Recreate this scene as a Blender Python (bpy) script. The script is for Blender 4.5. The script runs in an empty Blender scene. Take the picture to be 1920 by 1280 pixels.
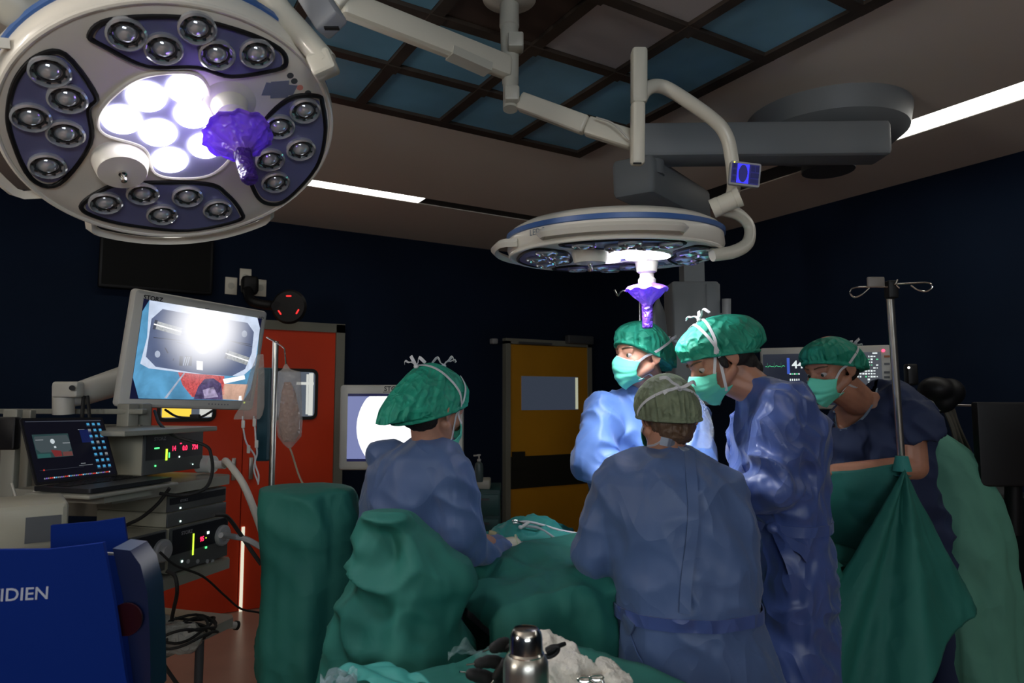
import bpy, math, random
import numpy as np
from mathutils import Vector, Matrix, noise
from mathutils.bvhtree import BVHTree
PI = math.pi
random.seed(7)
SC = bpy.context.scene
COL = SC.collection
V = Vector

# ------------------------------------------------------------------ camera
CAMH = 1.53
PITCH, YAW = math.radians(4.8), math.radians(31)
FPX = 1280.0
Fh = V((math.sin(YAW), math.cos(YAW), 0)); R = V((math.cos(YAW), -math.sin(YAW), 0)); Z = V((0, 0, 1))
F = Fh * math.cos(PITCH) + Z * math.sin(PITCH)
U = Z * math.cos(PITCH) - Fh * math.sin(PITCH)
C0 = V((0, 0, CAMH))
cam = bpy.data.cameras.new('camera'); cam.sensor_width = 36; cam.lens = 36 * FPX / 1920; cam.clip_start = .02
co = bpy.data.objects.new('camera', cam); COL.objects.link(co)
M = Matrix.Identity(4)
for i, a in enumerate((R, U, -F)):
    for j in range(3): M[j][i] = a[j]
M.translation = C0
co.matrix_world = M
SC.camera = co
cam.dof.use_dof = True; cam.dof.focus_distance = 2.35; cam.dof.aperture_fstop = 6.3

def P(x, y, d): return C0 + d * (F + (x - 960) / FPX * R - (y - 640) / FPX * U)
def ray(x, y): return F + (x - 960) / FPX * R - (y - 640) / FPX * U
def onax(x, y, i, c):            # where the sight line meets the plane axis i = c
    r = ray(x, y); return C0 + r * ((c - C0[i]) / r[i])
def onfr(x, y, fr):              # local (u, v) on the xy plane of a frame
    o = fr.translation; n = fr.col[2].to_3d(); r = ray(x, y)
    q = C0 + r * (((o - C0).dot(n)) / r.dot(n)) - o
    return q.dot(fr.col[0].to_3d()), q.dot(fr.col[1].to_3d())
def frame(o, x, y, z=None):
    x = V(x).normalized(); y = V(y); z = x.cross(y).normalized(); y = z.cross(x)
    m = Matrix.Identity(4)
    for i, a in enumerate((x, y, z)):
        for j in range(3): m[j][i] = a[j]
    m.translation = V(o); return m
def T(*a): return Matrix.Translation(V(a))
def RZ(a): return Matrix.Rotation(a, 4, 'Z')

# ------------------------------------------------------------------ world, exposure
w = bpy.data.worlds.new('world'); SC.world = w; w.use_nodes = True
w.node_tree.nodes['Background'].inputs[0].default_value = (.35, .45, .6, 1)
w.node_tree.nodes['Background'].inputs[1].default_value = .02
SC.view_settings.view_transform = 'Standard'; SC.view_settings.look = 'None'
SC.view_settings.exposure = 0.0; SC.view_settings.gamma = 1; SC.view_settings.use_curve_mapping = False

STRIP_E = 5.0
FILL_UPLIGHT_W = 38.0  # power of the added uplighter that brightens the ceiling
FILL_WINDOW_E = 9.0       # glow of the added fill window behind the viewer        # ceiling strips
LAMP1_W, LAMP2_W = 2.0, 5.5

def area(name, m, size, power, color, spread=180, shape='DISK', sy=None):
    l = bpy.data.lights.new(name, 'AREA'); l.shape = shape; l.size = size
    if sy: l.size_y = sy
    l.energy = power; l.color = color; l.spread = math.radians(spread)
    o = bpy.data.objects.new(name, l); COL.objects.link(o); o.matrix_world = m; return o

# ------------------------------------------------------------------ materials
_m = {}
def srgb(c): return tuple(((v / 255) / 12.92 if v / 255 <= .04045 else ((v / 255 + .055) / 1.055) ** 2.4) for v in c)
def mat(name, col, rough=.5, metal=0, bump=0, bscale=40, trans=0, alpha=1, var=0, vscale=6, spec=.5, coat=0, kind='noise', stretch=(1, 1, 1), sheen=0, sss=0, transl=0):
    if name in _m: return _m[name]
    m = bpy.data.materials.new(name); m.use_nodes = True; nt = m.node_tree; N = nt.nodes; L = nt.links
    b = N['Principled BSDF']
    c = (*col, 1)
    b.inputs['Base Color'].default_value = c; b.inputs['Roughness'].default_value = rough; b.inputs['Metallic'].default_value = metal
    b.inputs['Specular IOR Level'].default_value = spec; b.inputs['Coat Weight'].default_value = coat
    b.inputs['Transmission Weight'].default_value = trans; b.inputs['Alpha'].default_value = alpha
    b.inputs['Sheen Weight'].default_value = sheen
    if sss:
        b.inputs['Subsurface Weight'].default_value = sss; b.inputs['Subsurface Radius'].default_value = (.012, .005, .003); b.inputs['Subsurface Scale'].default_value = 1
    tc = N.new('ShaderNodeTexCoord'); mp = N.new('ShaderNodeMapping'); mp.inputs['Scale'].default_value = stretch
    L.new(tc.outputs['Object'], mp.inputs[0])
    if var:
        t = N.new('ShaderNodeTexNoise'); t.inputs['Scale'].default_value = vscale; t.inputs['Detail'].default_value = 4
        L.new(mp.outputs[0], t.inputs[0])
        r = N.new('ShaderNodeValToRGB'); r.color_ramp.elements[0].color = (*[v * (1 - var) for v in col], 1); r.color_ramp.elements[1].color = (*[min(1, v * (1 + var)) for v in col], 1)
        r.color_ramp.elements[0].position = .3; r.color_ramp.elements[1].position = .7
        L.new(t.outputs[0], r.inputs[0]); L.new(r.outputs[0], b.inputs['Base Color'])
    if bump:
        if kind == 'voro':
            t = N.new('ShaderNodeTexVoronoi'); t.feature = 'DISTANCE_TO_EDGE'; t.inputs['Scale'].default_value = bscale
            wn = N.new('ShaderNodeTexNoise'); wn.inputs['Scale'].default_value = bscale * .6
            mx = N.new('ShaderNodeVectorMath'); mx.operation = 'MULTIPLY_ADD'; mx.inputs[1].default_value = (.12,) * 3
            L.new(mp.outputs[0], wn.inputs[0]); L.new(wn.outputs[1], mx.inputs[0]); L.new(mp.outputs[0], mx.inputs[2]); L.new(mx.outputs[0], t.inputs[0])
            src = t.outputs[0]
        elif kind == 'crease':
            acc = None
            for sc_, am in ((1, 1), (2.3, .5)):
                t = N.new('ShaderNodeTexNoise'); t.inputs['Scale'].default_value = bscale * sc_; t.inputs['Detail'].default_value = .6; t.inputs['Distortion'].default_value = .5
                L.new(mp.outputs[0], t.inputs[0])
                q1 = N.new('ShaderNodeMath'); q1.operation = 'SUBTRACT'; q1.inputs[1].default_value = .5; L.new(t.outputs[0], q1.inputs[0])
                q2 = N.new('ShaderNodeMath'); q2.operation = 'ABSOLUTE'; L.new(q1.outputs[0], q2.inputs[0])
                q3 = N.new('ShaderNodeMath'); q3.operation = 'MULTIPLY'; q3.inputs[1].default_value = -2.5 * am; L.new(q2.outputs[0], q3.inputs[0])
                if acc is None: acc = q3
                else:
                    q4 = N.new('ShaderNodeMath'); q4.operation = 'ADD'; L.new(acc.outputs[0], q4.inputs[0]); L.new(q3.outputs[0], q4.inputs[1]); acc = q4
            src = acc.outputs[0]
        else:
            t = N.new('ShaderNodeTexNoise'); t.inputs['Scale'].default_value = bscale; t.inputs['Detail'].default_value = 5
            L.new(mp.outputs[0], t.inputs[0]); src = t.outputs[0]
        bp = N.new('ShaderNodeBump'); bp.inputs['Strength'].default_value = bump; bp.inputs['Distance'].default_value = .03 if kind == 'crease' else .01
        L.new(src, bp.inputs['Height']); L.new(bp.outputs[0], b.inputs['Normal'])
    if transl:
        tr = N.new('ShaderNodeBsdfTranslucent'); tr.inputs[0].default_value = c
        mxs = N.new('ShaderNodeMixShader'); mxs.inputs[0].default_value = transl
        L.new(b.outputs[0], mxs.inputs[1]); L.new(tr.outputs[0], mxs.inputs[2]); L.new(mxs.outputs[0], N['Material Output'].inputs[0])
    _m[name] = m; return m
def em(name, col, s=1.0, base=(0.01, 0.01, 0.01)):
    if name in _m: return _m[name]
    m = bpy.data.materials.new(name); m.use_nodes = True; b = m.node_tree.nodes['Principled BSDF']
    b.inputs['Base Color'].default_value = (*base, 1); b.inputs['Emission Color'].default_value = (*col, 1); b.inputs['Emission Strength'].default_value = s
    b.inputs['Roughness'].default_value = .3
    _m[name] = m; return m
def em_glow(name, col, ctr, r0, r1, s=1.0, noisy=.25, nsc=14):
    m = bpy.data.materials.new(name); m.use_nodes = True; nt = m.node_tree; N = nt.nodes; L = nt.links; b = N['Principled BSDF']
    b.inputs['Base Color'].default_value = (.002, .002, .002, 1); b.inputs['Roughness'].default_value = .3; b.inputs['Emission Strength'].default_value = s
    g = N.new('ShaderNodeNewGeometry'); d = N.new('ShaderNodeVectorMath'); d.operation = 'DISTANCE'; d.inputs[1].default_value = tuple(ctr)
    L.new(g.outputs['Position'], d.inputs[0])
    r = N.new('ShaderNodeMapRange'); r.interpolation_type = 'SMOOTHERSTEP'; r.inputs['From Min'].default_value = r0; r.inputs['From Max'].default_value = r1; r.inputs['To Min'].default_value = 1; r.inputs['To Max'].default_value = 0
    L.new(d.outputs['Value'], r.inputs['Value'])
    n = N.new('ShaderNodeTexNoise'); n.inputs['Scale'].default_value = nsc; n.inputs['Detail'].default_value = 4; n.inputs['Distortion'].default_value = 1.5; L.new(g.outputs['Position'], n.inputs[0])
    c = N.new('ShaderNodeValToRGB'); c.color_ramp.elements[0].position = .3; c.color_ramp.elements[1].position = .7
    c.color_ramp.elements[0].color = (*[v * (1 - noisy) for v in col], 1); c.color_ramp.elements[1].color = (*[min(1, v * (1 + noisy)) for v in col], 1); L.new(n.outputs[0], c.inputs[0])
    x = N.new('ShaderNodeMix'); x.data_type = 'RGBA'; x.inputs['B'].default_value = (1.15, 1.15, 1.2, 1); L.new(r.outputs[0], x.inputs['Factor']); L.new(c.outputs[0], x.inputs['A']); L.new(x.outputs['Result'], b.inputs['Emission Color'])
    return m
def plastic_film(name, col, dens, rough=.12):   # thin clear film: mostly see-through
    m = bpy.data.materials.new(name); m.use_nodes = True; nt = m.node_tree; N = nt.nodes; L = nt.links
    b = N['Principled BSDF']; b.inputs['Base Color'].default_value = (*col, 1); b.inputs['Roughness'].default_value = rough
    t = N.new('ShaderNodeTexNoise'); t.inputs['Scale'].default_value = 18; t.noise_type = 'RIDGED_MULTIFRACTAL'
    bp = N.new('ShaderNodeBump'); bp.inputs['Strength'].default_value = .8; bp.inputs['Distance'].default_value = .01
    L.new(t.outputs[0], bp.inputs['Height']); L.new(bp.outputs[0], b.inputs['Normal'])
    tr = N.new('ShaderNodeBsdfTransparent'); mx = N.new('ShaderNodeMixShader'); mx.inputs[0].default_value = dens
    L.new(tr.outputs[0], mx.inputs[1]); L.new(b.outputs[0], mx.inputs[2]); L.new(mx.outputs[0], N['Material Output'].inputs[0])
    return m

CREAM = mat('cream_enamel', (.66, .63, .53), .35, coat=.2)
CREAM2 = mat('warm_grey_enamel', (.50, .49, .42), .4)
GREYP = mat('grey_paint', (.32, .33, .34), .45)
DGREY = mat('dark_grey', (.07, .075, .08), .45)
BLACK = mat('black_plastic', (.006, .006, .007), .5, spec=.3)
RUBBER = mat('black_rubber', (.01, .01, .01), .7)
CHROME = mat('chrome', (.75, .74, .70), .16, 1)
STEEL = mat('brushed_steel', (.6, .58, .52), .34, 1, bump=.1, bscale=60, stretch=(1, 1, .05))
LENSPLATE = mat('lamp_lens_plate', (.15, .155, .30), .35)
LENSG = mat('lens_glass', (.55, .57, .60), .08, .55, spec=.8)
LENSD = mat('lens_dark', (.05, .055, .06), .12, .4)
GOWN = mat('gown_blue', (.075, .130, .285), .52, bump=.6, bscale=4.2, kind='crease', stretch=(1, 1, .6), var=.1, vscale=5, sheen=.15)
GOWN2 = mat('gown_blue_light', (.11, .22, .55), .5, bump=.6, bscale=4.2, kind='crease', stretch=(1, 1, .6), var=.08, vscale=5, sheen=.15)
GOWN3 = mat('gown_blue_violet', (.055, .095, .29), .42, bump=.9, bscale=5.5, kind='crease', stretch=(1, 1, .6), var=.1, vscale=5, sheen=.15)
NAVY = mat('scrub_navy', (.014, .026, .075), .75, bump=.2, bscale=9)
DRAPE = mat('drape_green', (.013, .145, .115), .72, bump=.25, bscale=4, kind='crease', var=.1, vscale=3)
DRAPEL = mat('drape_teal', (.03, .26, .23), .65, bump=.25, bscale=5, kind='crease')
DRAPEP = mat('drape_pale_green', (.10, .30, .22), .75, bump=.2, bscale=4, kind='crease')
CAPG = mat('cap_green', (.02, .36, .235), .6, bump=.55, bscale=13, kind='crease', var=.25, vscale=14, transl=.2)
CAPO = mat('cap_olive', (.20, .24, .15), .7, bump=.55, bscale=13, kind='crease', var=.25, vscale=14, transl=.15)
MASKG = mat('mask_green', (.13, .66, .47), .7, bump=.15, bscale=60)
TIE = mat('white_tie', (.62, .62, .64), .8)
SKIN = mat('skin', (.50, .25, .17), .48, bump=.06, bscale=120, var=.1, vscale=22, sss=.12)
SKIN2 = mat('skin_tan', (.40, .185, .115), .48, bump=.06, bscale=120, var=.1, vscale=22, sss=.12)
HAIRD = mat('hair_dark', (.010, .007, .006), .75, bump=.8, bscale=60, stretch=(1, 1, .15))
HAIRB = mat('hair_brown', (.10, .055, .03), .5, bump=.8, bscale=60, stretch=(1, 1, .15))
GLOVE = mat('glove_latex', (.62, .57, .44), .4, bump=.2, bscale=50)
PURPLE = mat('purple_plastic', (.30, .14, .80), .28, bump=.4, bscale=20, kind='crease', transl=.35)
PURPLED = mat('purple_sleeve', (.06, .02, .24), .3, bump=.4, bscale=30, kind='crease')
GAUZE = mat('white_gauze', (.72, .68, .60), .9, bump=.8, bscale=90)
BLUEBOX = mat('blue_board', (.001, .018, .17), .8, spec=.12)
BLUED = mat('blue_dark_plastic', (.003, .009, .05), .3)
WHITEP = mat('white_plastic', (.6, .6, .56), .4)
CABLE = mat('white_cable', (.55, .53, .47), .45)

# ------------------------------------------------------------------ mesh builder
class MB:
    def __init__(s): s.v = []; s.f = []; s.m = []; s.sm = []
    def add(s, vs, fs, m=0, smooth=True, M=None):
        o = len(s.v)
        if M is not None: vs = [M @ V(p) for p in vs]
        s.v += [tuple(p) for p in vs]; s.f += [tuple(i + o for i in f) for f in fs]
        s.m += [m] * len(fs); s.sm += [smooth] * len(fs); return s
    def box(s, c, size, M=None, m=0, bev=0):
        x, y, z = [a / 2 for a in size]; cx, cy, cz = c
        if bev <= 0 or bev * 2 >= min(size):
            vs = [(cx + a * x, cy + b * y, cz + d * z) for a in (-1, 1) for b in (-1, 1) for d in (-1, 1)]
            s.add(vs, [(0, 1, 3, 2), (4, 6, 7, 5), (0, 4, 5, 1), (2, 3, 7, 6), (0, 2, 6, 4), (1, 5, 7, 3)], m, False, M)
        else:
            b = bev; ring = []
            for (sx, sy) in ((1, 1), (-1, 1), (-1, -1), (1, -1)):
                a0 = {(1, 1): 0, (-1, 1): 1, (-1, -1): 2, (1, -1): 3}[(sx, sy)] * PI / 2
                for k in range(4):
                    a = a0 + k / 3 * PI / 2; ring.append((sx * (x - b) + b * math.cos(a), sy * (y - b) + b * math.sin(a), a))
            n = len(ring); lv = []
            def lev(zz, ins): return [(cx + px - ins * math.cos(a), cy + py - ins * math.sin(a), cz + zz) for px, py, a in ring]
            levels = [(-z, b), (-z + .3 * b, .3 * b), (-z + b, 0), (z - b, 0), (z - .3 * b, .3 * b), (z, b)]
            vs = []
            for zz, ins in levels: vs += lev(zz, ins)
            fs = [(i + L * n, (i + 1) % n + L * n, (i + 1) % n + (L + 1) * n, i + (L + 1) * n) for L in range(5) for i in range(n)]
            fs += [tuple(range(n - 1, -1, -1)), tuple(range(5 * n, 6 * n))]
            s.add(vs, fs, m, True, M)
        return s
    def cyl(s, p0, p1, r0, r1=None, seg=20, m=0, M=None):
        return s.tube([p0, p1], [r0, r0 if r1 is None else r1], seg, m, M, smoothcap=False)
    def tube(s, pts, rad, seg=12, m=0, M=None, smoothcap=False, flat=1.0, closed=False, up=None):
        pts = [V(p) for p in pts]; n = len(pts)
        if not hasattr(rad, '__len__'): rad = [rad] * n
        if smoothcap:
            def capx(p, q, r): 
                d = (p - q).normalized(); return [(p + d * r * math.sin(a), r * math.cos(a)) for a in (PI * .47, PI / 3, PI / 6)]
            a = capx(pts[0], pts[1], rad[0]); b = capx(pts[-1], pts[-2], rad[-1])[::-1]
            pts = [x[0] for x in a] + pts + [x[0] for x in b]; rad = [x[1] for x in a] + list(rad) + [x[1] for x in b]; n = len(pts)
        tang = []
        for i in range(n):
            if closed: t = pts[(i + 1) % n] - pts[i - 1]
            else: t = pts[min(i + 1, n - 1)] - pts[max(i - 1, 0)]
            tang.append(t.normalized() if t.length > 1e-9 else Z)
        a = V(up) if up is not None else (Z if abs(tang[0].z) < .9 else V((1, 0, 0)))
        vs = []
        for i in range(n):
            t = tang[i]; a = (a - t * a.dot(t));
            if a.length < 1e-6: a = t.orthogonal()
            a = a.normalized(); b = t.cross(a)
            for k in range(seg):
                q = 2 * PI * k / seg; vs.append(pts[i] + (a * math.cos(q) + b * math.sin(q) * flat) * rad[i])
        fs = [(i * seg + k, i * seg + (k + 1) % seg, (i + 1) * seg + (k + 1) % seg, (i + 1) * seg + k) for i in range(n - 1) for k in range(seg)]
        if closed: fs += [((n - 1) * seg + k, (n - 1) * seg + (k + 1) % seg, (k + 1) % seg, k) for k in range(seg)]
        else: fs += [tuple(range(seg - 1, -1, -1)), tuple((n - 1) * seg + k for k in range(seg))]
        return s.add(vs, fs, m, True, M)
    def lathe(s, prof, seg=40, m=0, M=None, fn=None):
        vs = []; n = len(prof)
        for r, z in prof:
            for k in range(seg):
                a = 2 * PI * k / seg; q = fn(r, z, a) if fn else (r, z); vs.append((q[0] * math.cos(a), q[0] * math.sin(a), q[1]))
        fs = [(i * seg + k, i * seg + (k + 1) % seg, (i + 1) * seg + (k + 1) % seg, (i + 1) * seg + k) for i in range(n - 1) for k in range(seg)]
        if prof[0][0] > 1e-5: fs.append(tuple(range(seg - 1, -1, -1)))
        if prof[-1][0] > 1e-5: fs.append(tuple((n - 1) * seg + k for k in range(seg)))
        return s.add(vs, fs, m, True, M)
    def prism(s, poly, z0, z1, m=0, M=None):
        n = len(poly); vs = [(x, y, z0) for x, y in poly] + [(x, y, z1) for x, y in poly]
        fs = [tuple(range(n - 1, -1, -1)), tuple(range(n, 2 * n))] + [(i, (i + 1) % n, (i + 1) % n + n, i + n) for i in range(n)]
        return s.add(vs, fs, m, False, M)
    def ell(s, c, r, M=None, m=0, seg=24, rings=14):
        vs = []
        for i in range(rings + 1):
            t = PI * i / rings
            for k in range(seg):
                a = 2 * PI * k / seg; vs.append((c[0] + r[0] * math.sin(t) * math.cos(a), c[1] + r[1] * math.sin(t) * math.sin(a), c[2] - r[2] * math.cos(t)))
        fs = [(i * seg + k, i * seg + (k + 1) % seg, (i + 1) * seg + (k + 1) % seg, (i + 1) * seg + k) for i in range(rings) for k in range(seg)]
        return s.add(vs, fs, m, True, M)
    def cap(s, p0, p1, r0, r1=None, M=None, m=0):
        return s.tube([p0, p1], [r0, r0 if r1 is None else r1], 14, m, M, smoothcap=True)
    def loft(s, rings, seg=40, m=0, M=None, fn=None, capped=True):   # rings: (centre, axis a vector, axis b vector)
        vs = []; n = len(rings)
        for i, (c, a, b) in enumerate(rings):
            c, a, b = V(c), V(a), V(b)
            for k in range(seg):
                q = 2 * PI * k / seg; f = fn(i / (n - 1), q) if fn else 1
                vs.append(c + (a * math.cos(q) + b * math.sin(q)) * f)
        fs = [(i * seg + k, i * seg + (k + 1) % seg, (i + 1) * seg + (k + 1) % seg, (i + 1) * seg + k) for i in range(n - 1) for k in range(seg)]
        if capped: fs += [tuple(range(seg - 1, -1, -1)), tuple((n - 1) * seg + k for k in range(seg))]
        return s.add(vs, fs, m, True, M)
    def grid(s, fn, nu, nv, m=0, M=None, closeu=False):
        vs = [fn(i / (nu - 1) if not closeu else i / nu, j / (nv - 1)) for j in range(nv) for i in range(nu)]
        fs = [(j * nu + i, j * nu + (i + 1) % nu, (j + 1) * nu + (i + 1) % nu, (j + 1) * nu + i) for j in range(nv - 1) for i in range(nu if closeu else nu - 1)]
        return s.add(vs, fs, m, True, M)
    def text(s, body, size, M, m=0, ext=.0004, align='LEFT', bold=0, sx=1):
        cu = bpy.data.curves.new('t', 'FONT'); cu.body = body; cu.size = size; cu.extrude = ext; cu.align_x = align; cu.offset = bold; cu.resolution_u = 3
        o = bpy.data.objects.new('t', cu); COL.objects.link(o)
        bpy.context.view_layer.update()
        me = bpy.data.meshes.new_from_object(o.evaluated_get(bpy.context.evaluated_depsgraph_get()))
        s.add([(p.co.x * sx, p.co.y, p.co.z) for p in me.vertices], [tuple(q.vertices) for q in me.polygons], m, False, M)
        bpy.data.objects.remove(o); bpy.data.meshes.remove(me); bpy.data.curves.remove(cu); return s
    def build(s, name, mats, parent=None, org=None, sharp=35, thick=0, sub=0):
        me = bpy.data.meshes.new(name)
        if org is None:
            org = V((0, 0, 0))
            q = parent
            while q is not None and q.parent is not None: q = q.parent
            if q is not None and q.get('_w'): org = V(q['_w'])
        me.from_pydata([(x - org[0], y - org[1], z - org[2]) for x, y, z in s.v], [], s.f)
        if not isinstance(mats, (list, tuple)): mats = [mats]
        for q in mats: me.materials.append(q)
        me.polygons.foreach_set('material_index', s.m); me.polygons.foreach_set('use_smooth', s.sm)
        me.update()
        try: me.set_sharp_from_angle(angle=math.radians(sharp))
        except Exception: pass
        o = bpy.data.objects.new(name, me); COL.objects.link(o)
        if parent is not None: o.parent = parent
        if thick:
            q = o.modifiers.new('s', 'SOLIDIFY'); q.thickness = thick; q.offset = 0
        if sub:
            q = o.modifiers.new('b', 'SUBSURF'); q.levels = sub; q.render_levels = sub
        return o

def thing(name, label, cat, loc=None, group=None, mat4=None):
    o = bpy.data.objects.new(name, None); COL.objects.link(o); o.empty_display_size = .05
    if mat4 is not None: o.matrix_world = mat4
    else:
        o.location = loc; o['_w'] = list(loc)
    o['label'] = label; o['category'] = cat
    if group: o['group'] = group
    return o
def tag(o, label, cat, group=None):
    o['label'] = label; o['category'] = cat
    if group: o['group'] = group
    return o
def struct(o): o['kind'] = 'structure'; return o

def vox(mb, voxel, smooth=6, fac=.5):
    """union the closed shapes of mb into one continuous surface; returns an MB"""
    me = bpy.data.meshes.new('x'); me.from_pydata(mb.v, [], mb.f)
    o = bpy.data.objects.new('x', me); COL.objects.link(o)
    r = o.modifiers.new('r', 'REMESH'); r.mode = 'VOXEL'; r.voxel_size = voxel
    if smooth:
        q = o.modifiers.new('s', 'SMOOTH'); q.iterations = smooth; q.factor = fac
    bpy.context.view_layer.update()
    e = bpy.data.meshes.new_from_object(o.evaluated_get(bpy.context.evaluated_depsgraph_get()))
    out = MB(); out.add([tuple(p.co) for p in e.vertices], [tuple(p.vertices) for p in e.polygons])
    out.n = [tuple(p.normal) for p in e.vertices]
    bpy.data.objects.remove(o); bpy.data.meshes.remove(me); bpy.data.meshes.remove(e); return out
def displace(mb, fn):
    mb.v = [tuple(V(p) + V(n) * fn(V(p))) for p, n in zip(mb.v, mb.n)]; return mb
def creases(seed, sx=5, sz=2.2, a=.016, b=.006):
    """crumpled cloth: straight-sided folds that meet in sharp ridges, plus a few long soft ones"""
    o = V((seed * 3.1, seed * 1.7, seed * .9))
    def fn(p):
        q = V((p.x * sx, p.y * sx, p.z * sz)) * .8 + o
        wv = noise.noise_vector(q * .6) * .7
        c = .35 - abs(noise.noise(q + wv)) * 1.6
        q2 = V((p.x + p.z * .5, p.y - p.z * .3, p.z)) * (sx * 2.1) + o
        d = .3 - abs(noise.noise(q2 + wv * 1.2)) * 1.6
        m_ = .35 + .9 * max(0, noise.noise(p * 3.1 - o) + .35)
        q3 = V((p.x * 12, p.y * 12, p.z * 3)) - o
        e = max(0, .12 - abs(noise.noise(q3 + wv))) / .12
        return a * c * .8 + b * d * 1.8 * m_ + .004 * e * m_ * (b > .004)
    return fn
def ribbon(mb, pts, nrm, wd, th=.0012, m=0, M=None):
    n = len(pts); vs = []
    for i in range(n):
        t = (V(pts[min(i + 1, n - 1)]) - V(pts[max(i - 1, 0)])).normalized(); nn = V(nrm[i]).normalized(); s = t.cross(nn)
        if s.length < 1e-4: s = t.orthogonal()
        s = s.normalized() * wd / 2 * (1 if isinstance(wd, (int, float)) else 1); nn = nn * th
        p = V(pts[i]); vs += [p - s - nn, p + s - nn, p + s + nn, p - s + nn]
    fs = [(i * 4 + k, i * 4 + (k + 1) % 4, i * 4 + 4 + (k + 1) % 4, i * 4 + 4 + k) for i in range(n - 1) for k in range(4)] + [(3, 2, 1, 0), (4 * n - 4, 4 * n - 3, 4 * n - 2, 4 * n - 1)]
    mb.add(vs, fs, m, True, M)
def curve(pts, n=24):
    """Catmull-Rom through the points"""
    pts = [V(p) for p in pts]; q = [pts[0] * 2 - pts[1]] + pts + [pts[-1] * 2 - pts[-2]]; out = []
    k = len(pts) - 1
    for i in range(k):
        a, b, c, d = q[i:i + 4]; mm = max(2, n // k)
        for j in range(mm):
            t = j / mm; out.append(.5 * ((2 * b) + (c - a) * t + (2 * a - 5 * b + 4 * c - d) * t * t + (3 * b - a - 3 * c + d) * t ** 3))
    out.append(pts[-1]); return out
def roundrect(w, h, r, n=5, cx=0, cy=0):
    o = []
    for k, (sx, sy) in enumerate(((1, 1), (-1, 1), (-1, -1), (1, -1))):
        for j in range(n + 1):
            a = (k + j / n) * PI / 2; o.append((cx + sx * (w / 2 - r) + r * math.cos(a), cy + sy * (h / 2 - r) + r * math.sin(a)))
    return o
def smoothpoly(pts, n=8):
    m = len(pts); out = []
    for i in range(m):
        a, b, c, d = [V((*pts[(i + k) % m], 0)) for k in (-1, 0, 1, 2)]
        for j in range(n):
            t = j / n; q = .5 * ((2 * b) + (c - a) * t + (2 * a - 5 * b + 4 * c - d) * t * t + (3 * b - a - 3 * c + d) * t ** 3); out.append((q.x, q.y))
    return out

# ================================================================== THE ROOM
CZ, YB, XR, XL, YF = 2.9, 5.42, 4.33, -2.4, -3.0
MFLOOR = mat('floor_vinyl', (.44, .28, .215), .28, bump=.04, bscale=14, var=.14, vscale=2.5)
MCEIL = mat('ceiling_paint', (.74, .68, .60), .8, bump=.05, bscale=80)
MWALL = mat('wall_navy', (.005, .012, .030), .85, spec=.15, bump=.05, bscale=70, var=.12, vscale=2)
MFRAME = mat('door_frame_paint', (.22, .22, .18), .5)
MBROWN = mat('brown_beam', (.042, .030, .022), .45, var=.3, vscale=9)
def slab(name, x0, x1, y0, y1, z0, z1, m):
    return struct(MB().box(((x0 + x1) / 2, (y0 + y1) / 2, (z0 + z1) / 2), (x1 - x0, y1 - y0, z1 - z0)).build(name, m))
slab('floor', XL, XR, YF, YB, -.1, 0, MFLOOR)
slab('wall_back', XL - .1, XR + .1, YB, YB + .1, 0, CZ, MWALL)
slab('wall_right', XR, XR + .1, YF, YB, 0, CZ, MWALL)
slab('wall_left', XL - .1, XL, YF, YB, 0, CZ, MWALL)
slab('wall_front', XL - .1, XR + .1, YF - .1, YF, 0, CZ, MWALL)
slab('baseboard_back', XL, XR, YB - .015, YB, 0, .1, BLACK)
slab('baseboard_right', XR - .015, XR, YF, YB, 0, .1, BLACK)
# ceiling with a recessed ring channel that carries the strip lights
YS0, YS1, XS0, XS1 = 4.235, 4.375, 3.37, 3.575
XQ, YQ = -1.3, -1.9
cm = MB()
for (a, b, c, d) in ((XL - .1, XR + .1, YS1, YB + .1), (XS1, XR + .1, YF - .1, YS1), (XL - .1, XS0, YQ, YS0), (XL - .1, XS1, YF - .1, YQ - .15)):
    cm.box(((a + b) / 2, (c + d) / 2, CZ + .05), (b - a, d - c, .1))
cm.box(((XL + XR) / 2, (YF + YB) / 2, CZ + .13), (XR - XL + .2, YB - YF + .2, .04))
struct(cm.build('ceiling', MCEIL))
STRIP = em('strip_light', (1, .97, .88), STRIP_E)
def strip(x0, x1, y0, y1, label):
    t = thing('ceiling_light', label, 'ceiling light', ((x0 + x1) / 2, (y0 + y1) / 2, CZ + .02), 'fluorescent strips in the ceiling channel')
    w_, d_ = x1 - x0, y1 - y0
    MB().box(((x0 + x1) / 2, (y0 + y1) / 2, CZ + .014), (w_ - .012, d_ - .012, .025)).build('diffuser', STRIP, t)
    f = MB()
    for sx in (-1, 1): f.box(((x0 + x1) / 2 + sx * (w_ / 2 - .003), (y0 + y1) / 2, CZ + .026), (.006, d_, .048))
    for sy in (-1, 1): f.box(((x0 + x1) / 2, (y0 + y1) / 2 + sy * (d_ / 2 - .003), CZ + .026), (w_, .006, .048))
    f.build('housing', GREYP, t)
strip(.35, 1.86, YS0, YS1, 'bright white strip light in the ceiling beside the large lamp, above the orange door')
strip(-1.2, .35, YS0, YS1, 'bright white strip light in the ceiling hidden behind the large lamp head')
strip(XS0, XS1, .95, 2.44, 'bright white strip light in the ceiling running behind the round pendant mount')
strip(XS0, XS1, -1.2, .95, 'bright white strip light in the ceiling at the right edge of the view')
strip(-.6, 1.6, YQ - .15, YQ, 'bright white fill strip added in the ceiling behind the viewer')  # extra unseen strip, added to brighten the room from behind
g = MB().box(((1.87 + XS1) / 2, (YS0 + YS1) / 2, CZ + .016), (XS1 - 1.87, YS1 - YS0 - .004, .02)).box(((XS0 + XS1) / 2, (2.45 + YS0) / 2, CZ + .016), (XS1 - XS0 - .004, YS0 - 2.45, .02))
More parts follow.
